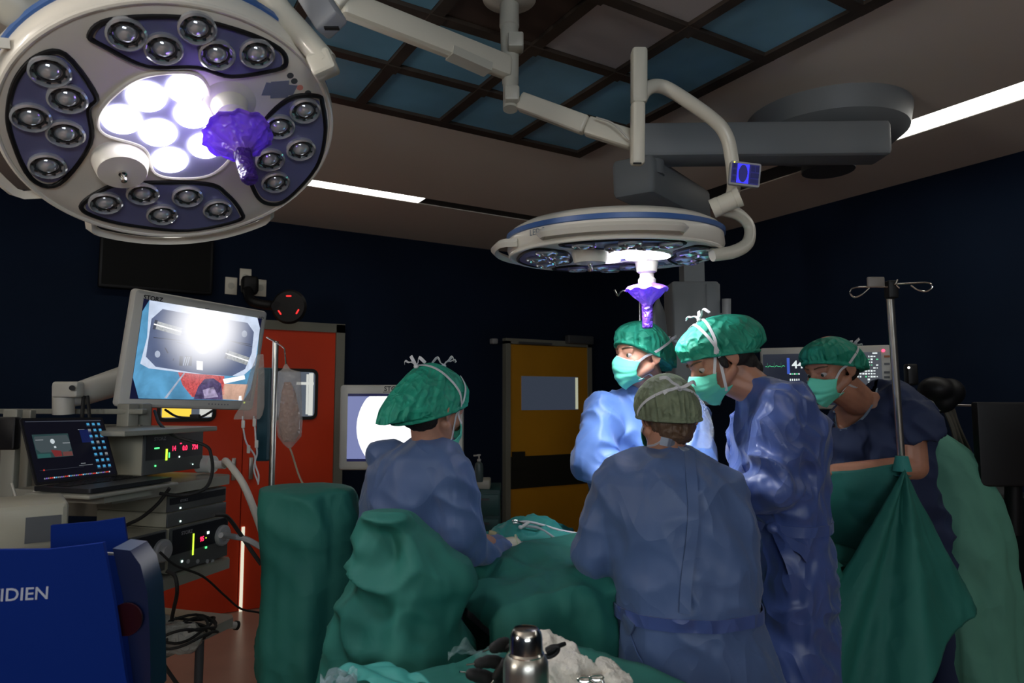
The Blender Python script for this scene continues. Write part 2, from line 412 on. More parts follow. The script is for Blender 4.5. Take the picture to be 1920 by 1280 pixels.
struct(g.build('trim_1', mat('channel_dark', (.05, .052, .048), .6)))
# laminar-flow canopy: brown lattice with blue frosted panels
GX = [-.28, .13, .54, .955, 1.37, 1.78, 2.2]; GY = [.5, .9, 1.31, 1.715, 2.12, 2.54, 2.95]
t = thing('ventilation_canopy', 'dark brown lattice ceiling canopy holding blue frosted panels', 'ceiling canopy', (1, 1.7, CZ))
b = MB()
for x in GX: b.box((x, (GY[0] + GY[-1]) / 2, CZ - .017), (.046 if x != 2.2 else .06, GY[-1] - GY[0] + .06, .034))
for y in GY: b.box(((GX[0] + GX[-1]) / 2, y, CZ - .018), (GX[-1] - GX[0] + .06, .046 if y != 2.95 else .06, .034))
for x in GX[1:-1]:
    for y in GY[1:-1]: b.box((x, y, CZ - .037), (.06, .06, .006))
b.build('lattice', MBROWN, t)
PAN = mat('blue_frosted_panel', (.16, .36, .50), .3, var=.2, vscale=2.5)
PANW = mat('pale_ceiling_panel', (.42, .40, .40), .5)
PANB = mat('brown_ceiling_panel', (.05, .03, .022), .5)
for i in range(6):
    for j in range(6):
        m = PAN
        if (i, j) in ((4, 3), (4, 2)): m = PANW
        if (i, j) in ((3, 2), (3, 3), (2, 2)): m = PANB if (i, j) != (2, 2) else PANW
        MB().box(((GX[i] + GX[i + 1]) / 2, (GY[j] + GY[j + 1]) / 2, CZ - .012), (GX[i + 1] - GX[i] - .05, GY[j + 1] - GY[j] - .05, .016)).build('panel', m, t)

# made-up lit window in the wall behind the viewer, added to light everybody's back
wn = MB()
for a in (-2.25, -1.0, .25): wn.box((a, YF + .02, 2.14), (.06, .06, .96))
for a in (1.69, 2.59): wn.box((-1.0, YF + .02, a), (2.56, .06, .06))
wn_o = struct(wn.build('fill_window_1', GREYP))
for a in (-1.625, -.375): MB().box((a, YF + .012, 2.14), (1.19, .01, .84)).build('window_pane', em('fill_window_glow', (.86, .93, 1.0), FILL_WINDOW_E), wn_o)
# made-up uplighter on the left wall, out of view, added to wash the ceiling
t = thing('fill_uplight', 'added fill uplighter high on the left wall, outside the view', 'wall light', (XL, 1.2, 2.1))
MB().box((XL + .08, 1.2, 2.15), (.16, 1.2, .10), bev=.01).build('housing', GREYP, t)
MB().box((XL + .08, 1.2, 2.202), (.12, 1.1, .006)).build('diffuser', em('fill_uplight_glow', (1, .94, .86), 4), t)
area('fill_uplight_beam', frame((XL + .09, 1.2, 2.22), (0, 1, 0), V((0, 1, 0)).cross(V((.80, 0, .5))) * 1) @ Matrix.Identity(4), .12, FILL_UPLIGHT_W, (1, .93, .85), 150, 'RECTANGLE', 1.1)
# ------------------------------------------------------------------ doors on the back wall
ORANGE = mat('door_orange', (.78, .055, .010), .4, var=.08, vscale=2)
YELLOW = mat('door_ochre', (.56, .26, .010), .45, var=.08, vscale=2)
def xb(px, py): return onax(px, py, 1, YB).x
dx1 = xb(640, 745); dx0 = dx1 - 1.42
zt = 2.06
f = MB()
for x in (dx0, dx1 - .07): f.box((x + .035, YB - .03, zt / 2 + .03), (.07, .07, zt + .06))
f.box(((dx0 + dx1) / 2, YB - .03, zt + .03), (dx1 - dx0, .07, .07))
d = struct(f.build('door_1', MFRAME))
mid = onax(449, 950, 1, YB).x
GASK = mat('window_gasket', (.012, .012, .012), .5)
WIN = [em('window_lit_grey', (.30, .36, .46), .30), em('window_lit_white', (.9, .92, .86), .7), em('window_lit_yellow', (1, .66, .07), 1.1)]
def leaf(x0, x1, wx0, wx1, wz0, wz1, kind):
    s = MB().box(((x0 + x1) / 2, YB - .03, zt / 2), (x1 - x0 - .006, .045, zt - .01)).build('door_leaf', ORANGE, d)
    cx, cz = (wx0 + wx1) / 2, (wz0 + wz1) / 2; fr = frame((cx, YB - .056, cz), (1, 0, 0), (0, 0, 1))
    MB().prism(roundrect(wx1 - wx0 + .05, wz1 - wz0 + .05, .05), -.002, .008, M=fr).build('window_gasket', GASK, d)
    p = MB().prism(roundrect(wx1 - wx0, wz1 - wz0, .03), .008, .010, 0, fr)
    w_ = wx1 - wx0; h_ = wz1 - wz0
    if kind == 0:
        p.box((w_ * .33, 0, .011), (w_ * .05, h_ * .9, .002), fr, 1); p.box((w_ * .28, h_ * .24, .011), (w_ * .38, h_ * .06, .002), fr, 1)
        p.box((w_ * .41, 0, .0105), (w_ * .1, h_ * .95, .001), fr, 1)
    else: p.box((-w_ * .2, 0, .011), (w_ * .56, h_ * .96, .002), fr, 2); p.box((w_ * .36, 0, .011), (w_ * .24, h_ * .96, .002), fr, 1)
    p.build('window_pane', WIN, d)
    MB().box((x1 - .06 if kind else x0 + .06, YB - .062, 1.02), (.03, .02, .16), bev=.004).build('door_plate', STEEL, d)
wz0, wz1 = onax(592, 780, 1, YB).z, onax(592, 698, 1, YB).z
leaf(mid, dx1 - .07, xb(500, 740), xb(586, 740), wz0, wz1, 0)
leaf(dx0 + .07, mid, xb(300, 780), xb(396, 780), wz0, wz1, 1)
# ochre door with kick band and closer
yx0, yx1 = xb(942, 745), xb(1103, 745)
f = MB()
for x in (yx0, yx1 - .05): f.box((x + .025, YB - .03, 1.03), (.05, .07, 2.06))
f.box(((yx0 + yx1) / 2, YB - .03, 2.06), (yx1 - yx0, .07, .05))
d2 = struct(f.build('door_2', MFRAME))
MB().box(((yx0 + yx1) / 2, YB - .03, 1.015), (yx1 - yx0 - .1, .045, 2.03)).build('door_leaf', YELLOW, d2)
za, zb_ = onax(1020, 768, 1, YB).z, onax(1020, 706, 1, YB).z; xa, xc = xb(972, 740), xb(1077, 740)
p = MB().box(((xa + xc) / 2, YB - .056, (za + zb_) / 2), (xc - xa, .01, zb_ - za), m=0)
p.box((xc - .018, YB - .0625, (za + zb_) / 2), (.03, .003, zb_ - za - .01), m=1)
p.build('window_pane', [em('window_dim', (.09, .115, .17), .35), em('window_edge_lit', (.8, .82, .6), .5)], d2)
za, zb_ = onax(1020, 910, 1, YB).z, onax(1020, 852, 1, YB).z
MB().box(((yx0 + yx1) / 2, YB - .057, (za + zb_) / 2), (yx1 - yx0 - .1, .012, zb_ - za)).box((yx0 + .13, YB - .07, zb_ - .03), (.13, .02, .15)).build('kick_band', mat('band_black', (.015, .014, .008), .5), d2)
MB().box((yx1 - .17, YB - .09, 2.10), (.30, .07, .08), bev=.008).box((yx0 + .3, YB - .1, 2.045), (.36, .02, .018)).build('door_closer', DGREY, d2)
q = onax(923, 640, 1, YB)
tag(MB().box((q.x, YB - .03, q.z), (.06, .06, .05), bev=.01).build('wall_sensor', GREYP), 'small grey box on the wall at the top left corner of the ochre door', 'sensor')

# ------------------------------------------------------------------ things on the back wall
a, b_ = onax(187, 458, 1, YB), onax(395, 555, 1, YB)
t = thing('wall_television', 'black switched-off television on the dark wall below the large lamp', 'television', ((a.x + b_.x) / 2, YB - .05, b_.z))
MB().box(((a.x + b_.x) / 2, YB - .06, (a.z + b_.z) / 2 + .05), (b_.x - a.x, .05, a.z - b_.z + .1), bev=.01).build('casing', BLACK, t)
MB().box(((a.x + b_.x) / 2, YB - .0865, (a.z + b_.z) / 2 + .05), (b_.x - a.x - .04, .004, a.z - b_.z + .06)).build('screen', mat('tv_glass', (.002, .002, .002), .6, spec=.15), t)
MB().box(((a.x + b_.x) / 2, YB - .018, (a.z + b_.z) / 2 + .05), (.3, .036, .2)).build('wall_bracket', BLACK, t)
socks = []
for (px, py, lab) in ((433, 536, 'white wall socket with a black plug, leftmost of the three above the orange door'), (460, 520, 'white wall socket standing highest of the three above the orange door'), (488, 540, 'white wall socket rightmost of the three, beside the black plug')):
    q = onax(px, py, 1, YB)
    t = thing('wall_socket', lab, 'socket', (q.x, YB, q.z), 'wall sockets above the orange door')
    MB().box((q.x, YB - .006, q.z), (.085, .012, .13), bev=.004).build('cover_plate', CREAM, t)
    MB().cyl((q.x, YB - .014, q.z), (q.x, YB - .006, q.z), .024).build('socket_face', CREAM2, t)
q = onax(460, 532, 1, YB); c_ = P(545, 576, 4.9)
t = thing('wall_examination_light', 'round black wall light on a short arm with three red glowing marks', 'wall light', (q.x, YB, q.z))
MB().box((q.x + .02, YB - .07, q.z - .02), (.12, .10, .14), bev=.03).build('mount', BLACK, t)
MB().tube(curve([(q.x, YB - .1, q.z - .06), (q.x + .02, YB - .2, q.z - .16), (q.x + .16, YB - .28, q.z - .19), tuple(c_ - V((.1, 0, 0)))], 20), .035, 12).build('arm', BLACK, t)
fr = frame(c_, R, Z)
MB().lathe([(0, -.03), (.07, -.03), (.115, 0), (.125, .03), (.11, .045), (0, .048)], 36, M=fr).build('lamp_head', BLACK, t)
for a_ in (90, 215, 330):
    ca, sa = math.cos(math.radians(a_)), math.sin(math.radians(a_)); MB().cap((ca * .075 - sa * .014, sa * .075 + ca * .014, .049), (ca * .075 + sa * .014, sa * .075 - ca * .014, .049), .005, M=fr).build('red_indicator', em('led_red', (1, .03, .03), 1.6), t)

# ------------------------------------------------------------------ surgical lamps
PET = dict(
 left=[(-.302, .093), (-.264, .116), (-.194, .046), (-.196, .007), (-.17, -.079), (-.194, -.21), (-.245, -.21), (-.3, -.107), (-.318, -.038), (-.32, .033)],
 top=[(-.23, .19), (-.209, .235), (-.107, .292), (.003, .313), (.082, .309), (.111, .285), (.099, .261), (.025, .209), (-.041, .202), (-.125, .166), (-.207, .179)],
 right=[(.227, .223), (.25, .207), (.298, .135), (.332, .029), (.318, -.095), (.286, -.127), (.24, -.11), (.18, -.027), (.152, .094), (.173, .191)],
 bot=[(-.122, -.28), (-.103, -.225), (-.058, -.181), (.099, -.127), (.162, -.147), (.218, -.194), (.224, -.226), (.122, -.295), (-.005, -.312), (-.087, -.304)])
CEN = [(-.052, .173), (-.123, .13), (-.158, .062), (-.167, -.004), (-.144, -.043), (-.063, -.054), (-.018, -.119), (.043, -.117), (.105, -.075), (.116, .025), (.041, .083), (-.008, .16)]
LED_ON = [(-.105, .088), (-.042, .14), (-.13, .01), (-.005, .079), (-.052, .001), (.055, .001), (-.001, -.07)]
LED_OFF = [(-.28, .081), (-.237, .028), (-.283, -.045), (-.217, -.065), (-.226, -.169), (-.186, .221), (-.116, .218), (-.077, .29), (-.02, .248), (.051, .286),
           (.217, .188), (.184, .12), (.266, .074), (.211, .014), (.259, -.054), (-.088, -.25), (-.022, -.194), (.076, -.171), (.043, -.253), (.163, -.195)]
LEDE = em('led_lit', (.93, .92, 1), 9)
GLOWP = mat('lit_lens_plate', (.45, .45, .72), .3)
HOUSE = mat('lamp_housing', (.80, .755, .66), .33, coat=.25)
BAND = mat('blue_band', (.05, .13, .36), .35)
def surgical_lamp(label, fr, power, aim, spread, mark):
    """frame: x right, y up across the face, z out of the face towards the light's target"""
    t = thing('surgical_lamp', label, 'surgical lamp', mat4=fr, group='ceiling-mounted surgical lamps')
    RO = .352
    b = MB()
    b.lathe([(0, -.104), (.24, -.104), (.31, -.098), (RO - .012, -.082), (RO, -.06), (RO + .004, -.02), (RO - .002, -.004), (RO - .012, .002), (.30, .001), (0, .001)], 96)
    b.build('housing', HOUSE, t, sharp=40)
    MB().lathe([(RO + .001, -.070), (RO + .006, -.068), (RO + .006, -.054), (RO + .002, -.052)], 96).build('blue_band', BAND, t)
    # raised face rim
    MB().tube([(math.cos(2 * PI * i / 96) * (RO - .006), math.sin(2 * PI * i / 96) * (RO - .006), .000) for i in range(96)], .006, 8, closed=True).build('face_rim', HOUSE, t)
    for nm in ('left', 'top', 'right', 'bot'):
        pl = smoothpoly(PET[nm], 5); cx = sum(p[0] for p in pl) / len(pl); cy = sum(p[1] for p in pl) / len(pl)
        big = [(cx + (x - cx) * 1.05, cy + (y - cy) * 1.07) for x, y in pl]
        w_ = MB().prism(pl, .0010, .0045).build('lens_window', LENSPLATE, t)
        g_ = MB(); n = len(big)
        g_.tube([(x, y, .003) for x, y in big], .0055, 8, closed=True); g_.build('window_gasket', BLACK, w_)
    pl = smoothpoly(CEN, 6)
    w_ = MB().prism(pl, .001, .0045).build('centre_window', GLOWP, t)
    MB().tube([(x * 1.03, y * 1.03, .003) for x, y in pl], .005, 8, closed=True).build('centre_rim', HOUSE, w_)
    for x, y in LED_ON:
        l = MB().lathe([(0, .012), (.03, .012), (.038, .009), (.039, .004)], 32, M=T(x, y, 0)).build('lit_led', LEDE, t)
    for i, (x, y) in enumerate(LED_OFF):
        Mx = T(x, y, 0)
        l = MB().lathe([(.036, .004), (.037, .013), (.033, .016), (.030, .009), (.020, .007), (.016, .014), (.008, .019), (0, .020)], 28, M=Mx).build('led_lens', LENSG, t)
        k = MB()
        for j in range(9):
            a_ = j * 2 * PI / 9 + i; k.box((.026 * math.cos(a_), .026 * math.sin(a_), .0095), (.007, .004, .004), Mx @ RZ(0))
        k.tube([(.0235 * math.cos(2 * PI * j / 24), .0235 * math.sin(2 * PI * j / 24), .0088) for j in range(24)], .0028, 6, closed=True, M=Mx)
        k.build('lens_facets', LENSD, l)
    # round cap with a small knob
    c = MB().lathe([(.060, .001), (.058, .012), (.053, .034), (.050, .040), (0, .041)], 44, M=T(-.096, -.111, 0)).build('camera_cover', HOUSE, t)
    MB().lathe([(.009, .04), (.009, .046), (.005, .05), (.006, .056), (.008, .060), (.006, .066), (0, .067)], 20, M=T(-.096, -.111, 0)).build('knob', CHROME, c)
    # sterile handle
    H = T(.054, .136, 0)
    h = MB().lathe([(.060, .001), (.052, .006), (.040, .010), (.036, .030), (.034, .044), (.024, .050), (.024, .062), (.030, .070), (.030, .086), (0, .087)], 36, M=H).build('handle_mount', CREAM, t)
    def ruf(r, z, a): 
        k = 1 + (.022 * math.sin(13 * a + 2) + .03 * math.sin(5 * a + 1) + .015 * math.sin(23 * a)) * (r / .07); return r * k, z + .0035 * math.sin(9 * a) * r / .07
    MB().lathe([(.024, .078), (.032, .086), (.052, .092), (.068, .098), (.074, .106), (.070, .109), (.066, .107), (.062, .112), (.048, .128), (.030, .142), (.020, .155), (.015, .17)], 88, M=H, fn=ruf).build('handle_flange', PURPLE, h, sharp=80)
    MB().lathe([(.018, .13), (.019, .16), (.018, .225), (.0175, .235), (.014, .239), (0, .240)], 28, M=H, fn=lambda r, z, a: (r * (1 + .04 * math.sin(5 * a + z * 90)), z)).build('handle_sleeve', PURPLED, h)
    # label and marks on the face
    p = MB()
    fr2 = T(.14, .215, .0012) @ RZ(.42)
    p.prism([(-.04, -.016), (.03, -.016), (.04, .012), (-.03, .02)], 0, .0008, 0, fr2); p.prism([(-.02, -.024), (.02, -.022), (.02, .026), (-.02, .022)], 0, .0012, 0, fr2)
    for k, (x, y) in enumerate([(.144, .26), (.159, .25), (.179, .239), (.203, .233)]):
        p.lathe([(.0075, .0012), (.0075, .0022), (0, .0022)], 16, 2 if k == 2 else 1, T(x, y, 0))
    p.build('control_label', [mat('label_grey', (.20, .22, .30), .5), DGREY, mat('label_pink', (.75, .28, .22), .5)], t)
    # curved grab bars on the rim
    for (a0, a1) in ((-105, -30), (165, 235)):
        pts = []
        for i in range(25):
            a_ = math.radians(a0 + (a1 - a0) * i / 24); e = min(i, 24 - i); rr = RO + (.046 if e > 1 else (.004 if e == 0 else .036)); pts.append((rr * math.cos(a_), rr * math.sin(a_), -.022))
        MB().tube(pts, .013, 4, up=(0, 0, 1)).build('grab_bar', HOUSE, t)
    a_ = math.radians(mark); rr_m = RO + .0045
    MB().text('LED 5', .026, frame((rr_m * math.cos(a_), rr_m * math.sin(a_), -.030), (math.sin(a_), -math.cos(a_), 0), (0, 0, -1)), 0, .0004, 'CENTER').build('rim_lettering', mat('rim_grey', (.22, .25, .28), .5), t)
    l = area('lamp_light', fr @ T(-.03, .03, .03) @ Matrix.Rotation(PI, 4, 'X'), .22, power, (.93, .95, 1), spread)
    l.matrix_world = frame((fr @ V((-.03, .03, .03))), V(aim).orthogonal(), V(aim).cross(V(aim).orthogonal())) @ Matrix.Rotation(PI, 4, 'X')
    return t
u1 = V((.959, .284, 0)); v1 = V((.247, -.834, .493))
FR1 = frame((.135, 1.714, 2.133), u1, v1)
if FR1.col[2].z > 0: FR1 = frame((.135, 1.714, 2.133), -u1, v1)
# the face frame must be right-handed with z along the beam; mirror x when needed
n1 = V((.14, -.473, -.87)).normalized()
def faceframe(c, n, u):
    z = V(n).normalized(); x = (V(u) - z * V(u).dot(z)).normalized(); y = z.cross(x); return frame(c, x, y)
FR1 = faceframe((.135, 1.714, 2.133), n1, u1)
lamp1 = surgical_lamp('very large round surgical lamp head filling the upper left corner, tilted towards the viewer', FR1, LAMP1_W, n1, 90, 200)
n2 = (V((0, 0, -1)) + Fh * .050 + R * .01).normalized()
FR2 = faceframe(P(1151, 480, 2.28), n2, R) @ RZ(math.radians(-100))
lamp2 = surgical_lamp('round surgical lamp head hanging level over the surgeons, seen edge-on', FR2, LAMP2_W, -Z + Fh * .30 + R * .42, 84, 238)

# --- lamp 2 suspension
t = thing('lamp_suspension', 'cream jointed ceiling arm with vertical posts carrying the level surgical lamp', 'ceiling arm', onax(955, 0, 2, CZ))
S0 = P(955, 8, 2.30); S1_ = P(955, 165, 2.24)
top = V((S0.x, S0.y, CZ))
MB().cyl(top, V((top.x, top.y, S0.z - .02)), .014).lathe([(.09, 0), (.09, -.03), (.03, -.05), (.014, -.09)], 32, M=T(top.x, top.y, CZ)).build('ceiling_spindle', CREAM2, t)
MB().tube([P(955, 10, 2.28), P(955, 50, 2.27), P(955, 52, 2.27), P(956, 100, 2.26), P(957, 160, 2.25)], [.032, .033, .030, .030, .027], 28).build('spindle_cover', CREAM2, t)
MB().box((0, 0, 0), (.05, .05, .055), frame(P(967, 80, 2.22), R, Z), bev=.006).build('spindle_clamp', CREAM2, t)
def bar(pts, wd, ht, name, m, parent, bev=.01):
    """rectangular-section arm along the points"""
    mb = MB(); pts = [V(p) for p in pts]
    for i in range(len(pts) - 1):
        a, b = pts[i], pts[i + 1]; x = (b - a); L_ = x.length; fr = frame((a + b) / 2, x, Z.cross(x))
        mb.box((0, 0, 0), (L_, wd, ht), fr, bev=bev)
    return mb.build(name, m, parent)
a0 = P(560, -60, 1.95)
bar([P(570, -75, 1.9), P(650, 10, 1.93)], .05, .06, 'upper_arm', CREAM, t)
bar([P(640, 5, 1.93), P(955, 128, 2.24)], .05, .075, 'upper_arm', CREAM, t, .014)
MB().box((0, 0, 0), (.14, .052, .028), frame(P(880, 115, 2.15), P(955, 150, 2.24) - P(860, 108, 2.14), Z.cross(P(955, 150, 2.24) - P(860, 108, 2.14)))).build('arm_cover', CREAM2, t)
MB().tube([P(957, 150, 2.23), P(957, 205, 2.2)], [.024, .024], 24).build('joint_housing', CREAM2, t)
MB().box((0, 0, 0), (.048, .05, .085), frame(P(960, 183, 2.2), R, Z), bev=.008).cyl(P(953, 174, 2.17), P(953, 174, 2.165), .004, m=1).build('joint_block', [CREAM2, DGREY], t)
bar([P(975, 190, 2.2), P(1100, 236, 2.13), P(1190, 264, 2.09)], .045, .058, 'lower_arm', CREAM, t)
MB().tube(curve([P(1118, 220, 2.08), P(1150, 232, 2.06), P(1180, 262, 2.05)], 10), .003, 6).build('arm_cable', CABLE, t)
bar([P(1198, 92, 2.05), P(1198, 196, 2.05)], .046, .05, 'upright_post', CREAM2, t)
bar([P(1196, 192, 2.04), P(1195, 310, 2.04)], .040, .040, 'lower_post', CREAM, t)
MB().box((0, 0, 0), (.024, .004, .005), frame(P(1195, 306, 2.018), R, Z)).build('post_slot', BLACK, t)
MB().tube(curve([P(1200, 185, 2.06), P(1212, 168, 2.07), P(1232, 161, 2.09), P(1262, 172, 2.1), P(1335, 222, 2.14), P(1362, 255, 2.15), P(1372, 300, 2.15), P(1376, 345, 2.15), P(1372, 372, 2.15)], 54), [.020] * 30 + [.024] * 26 if False else .021, 18).build('curved_tube', CREAM, t)
j0, j1 = P(1335, 392, 2.11), P(1388, 368, 2.08)
MB().tube([j0, j0.lerp(j1, .28), j0.lerp(j1, .285), j0.lerp(j1, .8), j0.lerp(j1, .805), j1], [.030, .030, .0285, .0285, .031, .031], 32).build('swivel_joint', CREAM, t)
cc = MB()
fj = frame(j1, (j1 - j0).cross(Z), Z - (j1 - j0).normalized() * (j1 - j0).normalized().z)
for a_ in range(4): cc.cyl((.021 * math.cos(a_ * PI / 2 + .5), .021 * math.sin(a_ * PI / 2 + .5), -.002), (.021 * math.cos(a_ * PI / 2 + .5), .021 * math.sin(a_ * PI / 2 + .5), .0025), .003, M=fj)
cc.build('screw', DGREY, t)
MB().tube(curve([P(1352, 392, 2.13), P(1385, 402, 2.18), P(1405, 425, 2.2), P(1402, 455, 2.18), P(1375, 472, 2.14), P(1335, 478, 2.10)], 36), .021, 16, flat=.7).build('lamp_yoke', CREAM, t)
# blue control display
t = thing('control_display', 'small control panel with a glowing blue screen beside the curved lamp tube', 'display', P(1398, 350, 2.1))
fr = frame(P(1397, 326, 2.09), R * .98 - Z * .12, Z * .97 + R * .16)
MB().prism(roundrect(.094, .074, .006), -.012, 0, 0, fr).build('casing', GREYP, t)
p = MB().box((0, 0, .0006), (.084, .062, .001), fr, 0)
p.box((-.007, 0, .0014), (.036, .06, .001), fr, 1)
p.prism([(-.007 + .014 * math.cos(a_ * PI / 8), .028 * math.sin(a_ * PI / 8)) for a_ in range(16)], .002, .0025, 0, fr)
for (x, y, w_, h_) in ((-.034, .022, .01, .012), (-.034, .002, .01, .014), (-.034, -.018, .01, .013), (.022, .018, .012, .018), (.036, .018, .010, .018), (.029, -.003, .026, .015), (.029, -.021, .026, .013)): p.box((x, y, .0016), (w_, h_, .001), fr, 2)
p.lathe([(.0022, .002), (.0022, .003), (0, .003)], 10, 3, fr @ T(-.036, .033, 0))
p.build('screen', [em('panel_navy', (.02, .02, .22), .5), em('glow_blue', (.03, .03, 1), 1.6), em('button_blue', (.004, .006, .09), .6), em('led_yellow', (.9, .9, .1), 2)], t)

# --- lamp 1 suspension (upper left)
t = thing('lamp_suspension', 'cream arm and joint above the very large tilted lamp in the top left corner', 'ceiling arm', P(60, -80, 1.5))
MB().tube(curve([P(250, -75, 1.42), P(380, -75, 1.46), P(480, -30, 1.50), P(530, 25, 1.5), P(575, 75, 1.5), P(612, 118, 1.5)], 16), .026, 16).build('lamp_yoke', CREAM, t)
MB().box((0, 0, 0), (.055, .05, .05), frame(P(606, 122, 1.5), R * .9 + U * .4, U - R * .4), bev=.008).box((0, 0, 0), (.03, .05, .075), frame(P(598, 104, 1.52), R, U + R * .2), bev=.008).build('yoke_bracket', CREAM, t)
MB().tube([P(-30, -30, 1.30), P(40, 15, 1.32), P(82, 36, 1.34)], [.05, .045, .036], 24, smoothcap=True).build('swivel_joint', CREAM2, t)
MB().tube(curve([P(60, 22, 1.36), P(140, -12, 1.38), P(240, -50, 1.4)], 10), .03, 16).build('upper_arm', CREAM2, t)
dz = P(420, -150, 1.55)
MB().tube([P(230, -50, 1.4), P(420, -120, 1.55), dz], .03, 16, smoothcap=True).cyl(V((dz.x, dz.y, dz.z - .03)), V((dz.x, dz.y, CZ)), .035).lathe([(.09, 0), (.09, -.03), (.035, -.06)], 32, M=T(dz.x, dz.y, CZ)).build('drop_tube', CREAM2, t)
MB().tube(curve([P(-30, 90, 1.33), P(0, 72, 1.33), P(30, 40, 1.33), P(50, 20, 1.33)], 16), .004, 8).build('arm_cable', CABLE, t)
b0 = P(600, -40, 1.6)
t = thing('equipment_boom', 'pale box-section boom end hanging at the top edge right of the large lamp', 'boom', P(600, -60, 1.7))
bar([P(560, -50, 1.75), P(624, 50, 1.70)], .06, .07, 'arm_beam', mat('pale_grey', (.42, .42, .44), .45), t)
MB().box((0, 0, 0), (.035, .004, .012), frame(P(622, 53, 1.64), R, Z)).build('slot', BLACK, t)
bz_ = P(566, -60, 1.78)
MB().cyl(V((bz_.x, bz_.y, bz_.z - .02)), V((bz_.x, bz_.y, CZ)), .03).build('drop_tube', CREAM2, t)

# --- pendant with round ceiling mount, right
PEND = mat('pendant_grey', (.20, .215, .225), .5)
t = thing('ceiling_pendant', 'grey anaesthesia pendant with round ceiling mount, thick arms and a square column', 'pendant', (3.0, 1.95, CZ))
cx, cy = 2.98, 1.98
MB().lathe([(.37, 0), (.37, -.02), (.355, -.10), (.30, -.145), (.24, -.15), (.23, -.12), (0, -.11)], 56, M=T(cx, cy, CZ)).build('ceiling_cover', PEND, t)
MB().cyl((cx, cy, CZ - .27), (cx, cy, CZ - .05), .12).build('bearing', DGREY, t)
A0, A1 = P(1655, 268, 2.95), P(1195, 273, 2.95)
bar([A0, A1], .16, .15, 'upper_arm', PEND, t, .02)
B0, B1 = P(1190, 332, 2.95), P(1295, 400, 3.55)
bar([P(1185, 330, 2.9), P(1300, 392, 3.6)], .19, .17, 'lower_arm', PEND, t, .025)
K = P(1296, 470, 3.55)
MB().cyl(V((P(1215, 300, 2.95).x, P(1215, 300, 2.95).y, P(1215, 270, 2.95).z)), P(1215, 330, 2.95), .07).build('arm_joint', PEND, t)
MB().box((0, 0, 0), (.105, .10, .50), frame(K, R, Fh)).build('drop_column', PEND, t)
MB().box((0, 0, 0), (.235, .2, .62), frame(P(1297, 645, 3.5), R, Fh), bev=.012).box((.085, -.04, .19), (.075, .13, .22), frame(P(1297, 645, 3.5), R, Fh), bev=.01).build('service_head', PEND, t)
MB().cyl(P(1352, 600, 3.4), P(1352, 700, 3.4), .011).cyl(P(1362, 560, 3.4), P(1362, 610, 3.4), .022).cyl(P(1320, 592, 3.45), P(1368, 592, 3.4), .014).build('rail', GREYP, t)
# infusion hooks behind the handle + bag
t = thing('drip_stand', 'thin metal drip stand with a double hook behind the lamp handle', 'drip stand', V((P(1199, 700, 3.2).x, P(1199, 700, 3.2).y, 0)))
pz = P(1199, 548, 3.2)
MB().cyl(V((pz.x, pz.y, 0.03)), pz, .006).cyl(V((pz.x, pz.y, 0.03)), V((pz.x, pz.y, .9)), .011).build('pole', CHROME, t)
MB().tube(curve([P(1152, 543, 3.2), P(1159, 554, 3.2), P(1168, 545, 3.2), P(1199, 545, 3.2), P(1228, 545, 3.2), P(1235, 554, 3.2), P(1242, 542, 3.2)], 36), .0045, 8).build('hook', CHROME, t)
bm_ = MB()
for k in range(5):
    a_ = k * 2 * PI / 5; bm_.tube([(pz.x, pz.y, .06), (pz.x + .25 * math.cos(a_), pz.y + .25 * math.sin(a_), .03)], [.012, .01], 8)
bm_.build('base', GREYP, t)
tag(MB().tube(curve([P(1233, 556, 3.2), P(1235, 600, 3.2), P(1240, 660, 3.2)], 8), [.008, .016, .03, .04, .043, .045, .045, .045, .045][:9], 14, flat=.4).build('infusion_bag', mat('bag_grey', (.14, .15, .16), .35)), 'limp grey bag hanging from the double hook behind the surgeons', 'bag')

# ================================================================== ENDOSCOPY CART (left)
def put(mb, name, m, parent, **k): return mb.build(name, m, parent, **k)
def storz(mb, fr, x, y, s, m): mb.text('STORZ', s, fr @ T(x, y, .0006), m, .0002, bold=s * .02)
LOGO = mat('logo_black', (.012, .012, .015), .5)
LOGOG = mat('logo_grey', (.22, .23, .25), .5)
BEZ = mat('monitor_bezel', (.55, .55, .52), .42)
BEZ2 = mat('monitor_bezel_white', (.52, .51, .46), .42)
# monitor in front
frm = frame((.363, 3.239, 1.72), (.884, .466, -.036), (.095, -.103, .99))
t = thing('surgical_monitor', 'tilted grey flat monitor on a jointed arm showing instruments on a blue field', 'monitor', (.363, 3.239, 1.5))
W_, H_ = .64, .475
MB().box((0, 0, -.025), (W_, H_, .05), frm, bev=.016).box((0, 0, -.06), (.4, .32, .05), frm, bev=.02).build('casing', BEZ, t)
m = MB(); storz(m, frm, -.285, .2, .026, 0); m.box((-.24, .193, .0006), (.075, .0025, .001), frm, 0)
m.text('HD', .018, frm @ T(.272, .196, .0006), 0, .0002)
for k in range(7): m.box((.08 + k * .016, -.212, .0006), (.006, .006, .001), frm, 1)
m.box((0, .203, .0006), (.02, .007, .001), frm, 1)
m.build('bezel_marking', [LOGO, LOGOG], t)
MB().box((.262, -.2, .001), (.006, .006, .002), frm).build('power_light', em('led_yellowgreen', (.7, .9, .1), 1.5), t)
sc = MB()
def mp(x, y): return onfr(180 + x / 3.46, 430 + y / 3.46, frm)      # a point of the screen read off the picture
scr = [mp(309, 450), mp(1075, 580), mp(1000, 1113), mp(217, 1098)]
sc.prism(scr, .0002, .001, 0, frm)
def sp(pts, z, m): sc.prism([mp(*p) for p in pts][::-1], z, z + .0003, m, frm)
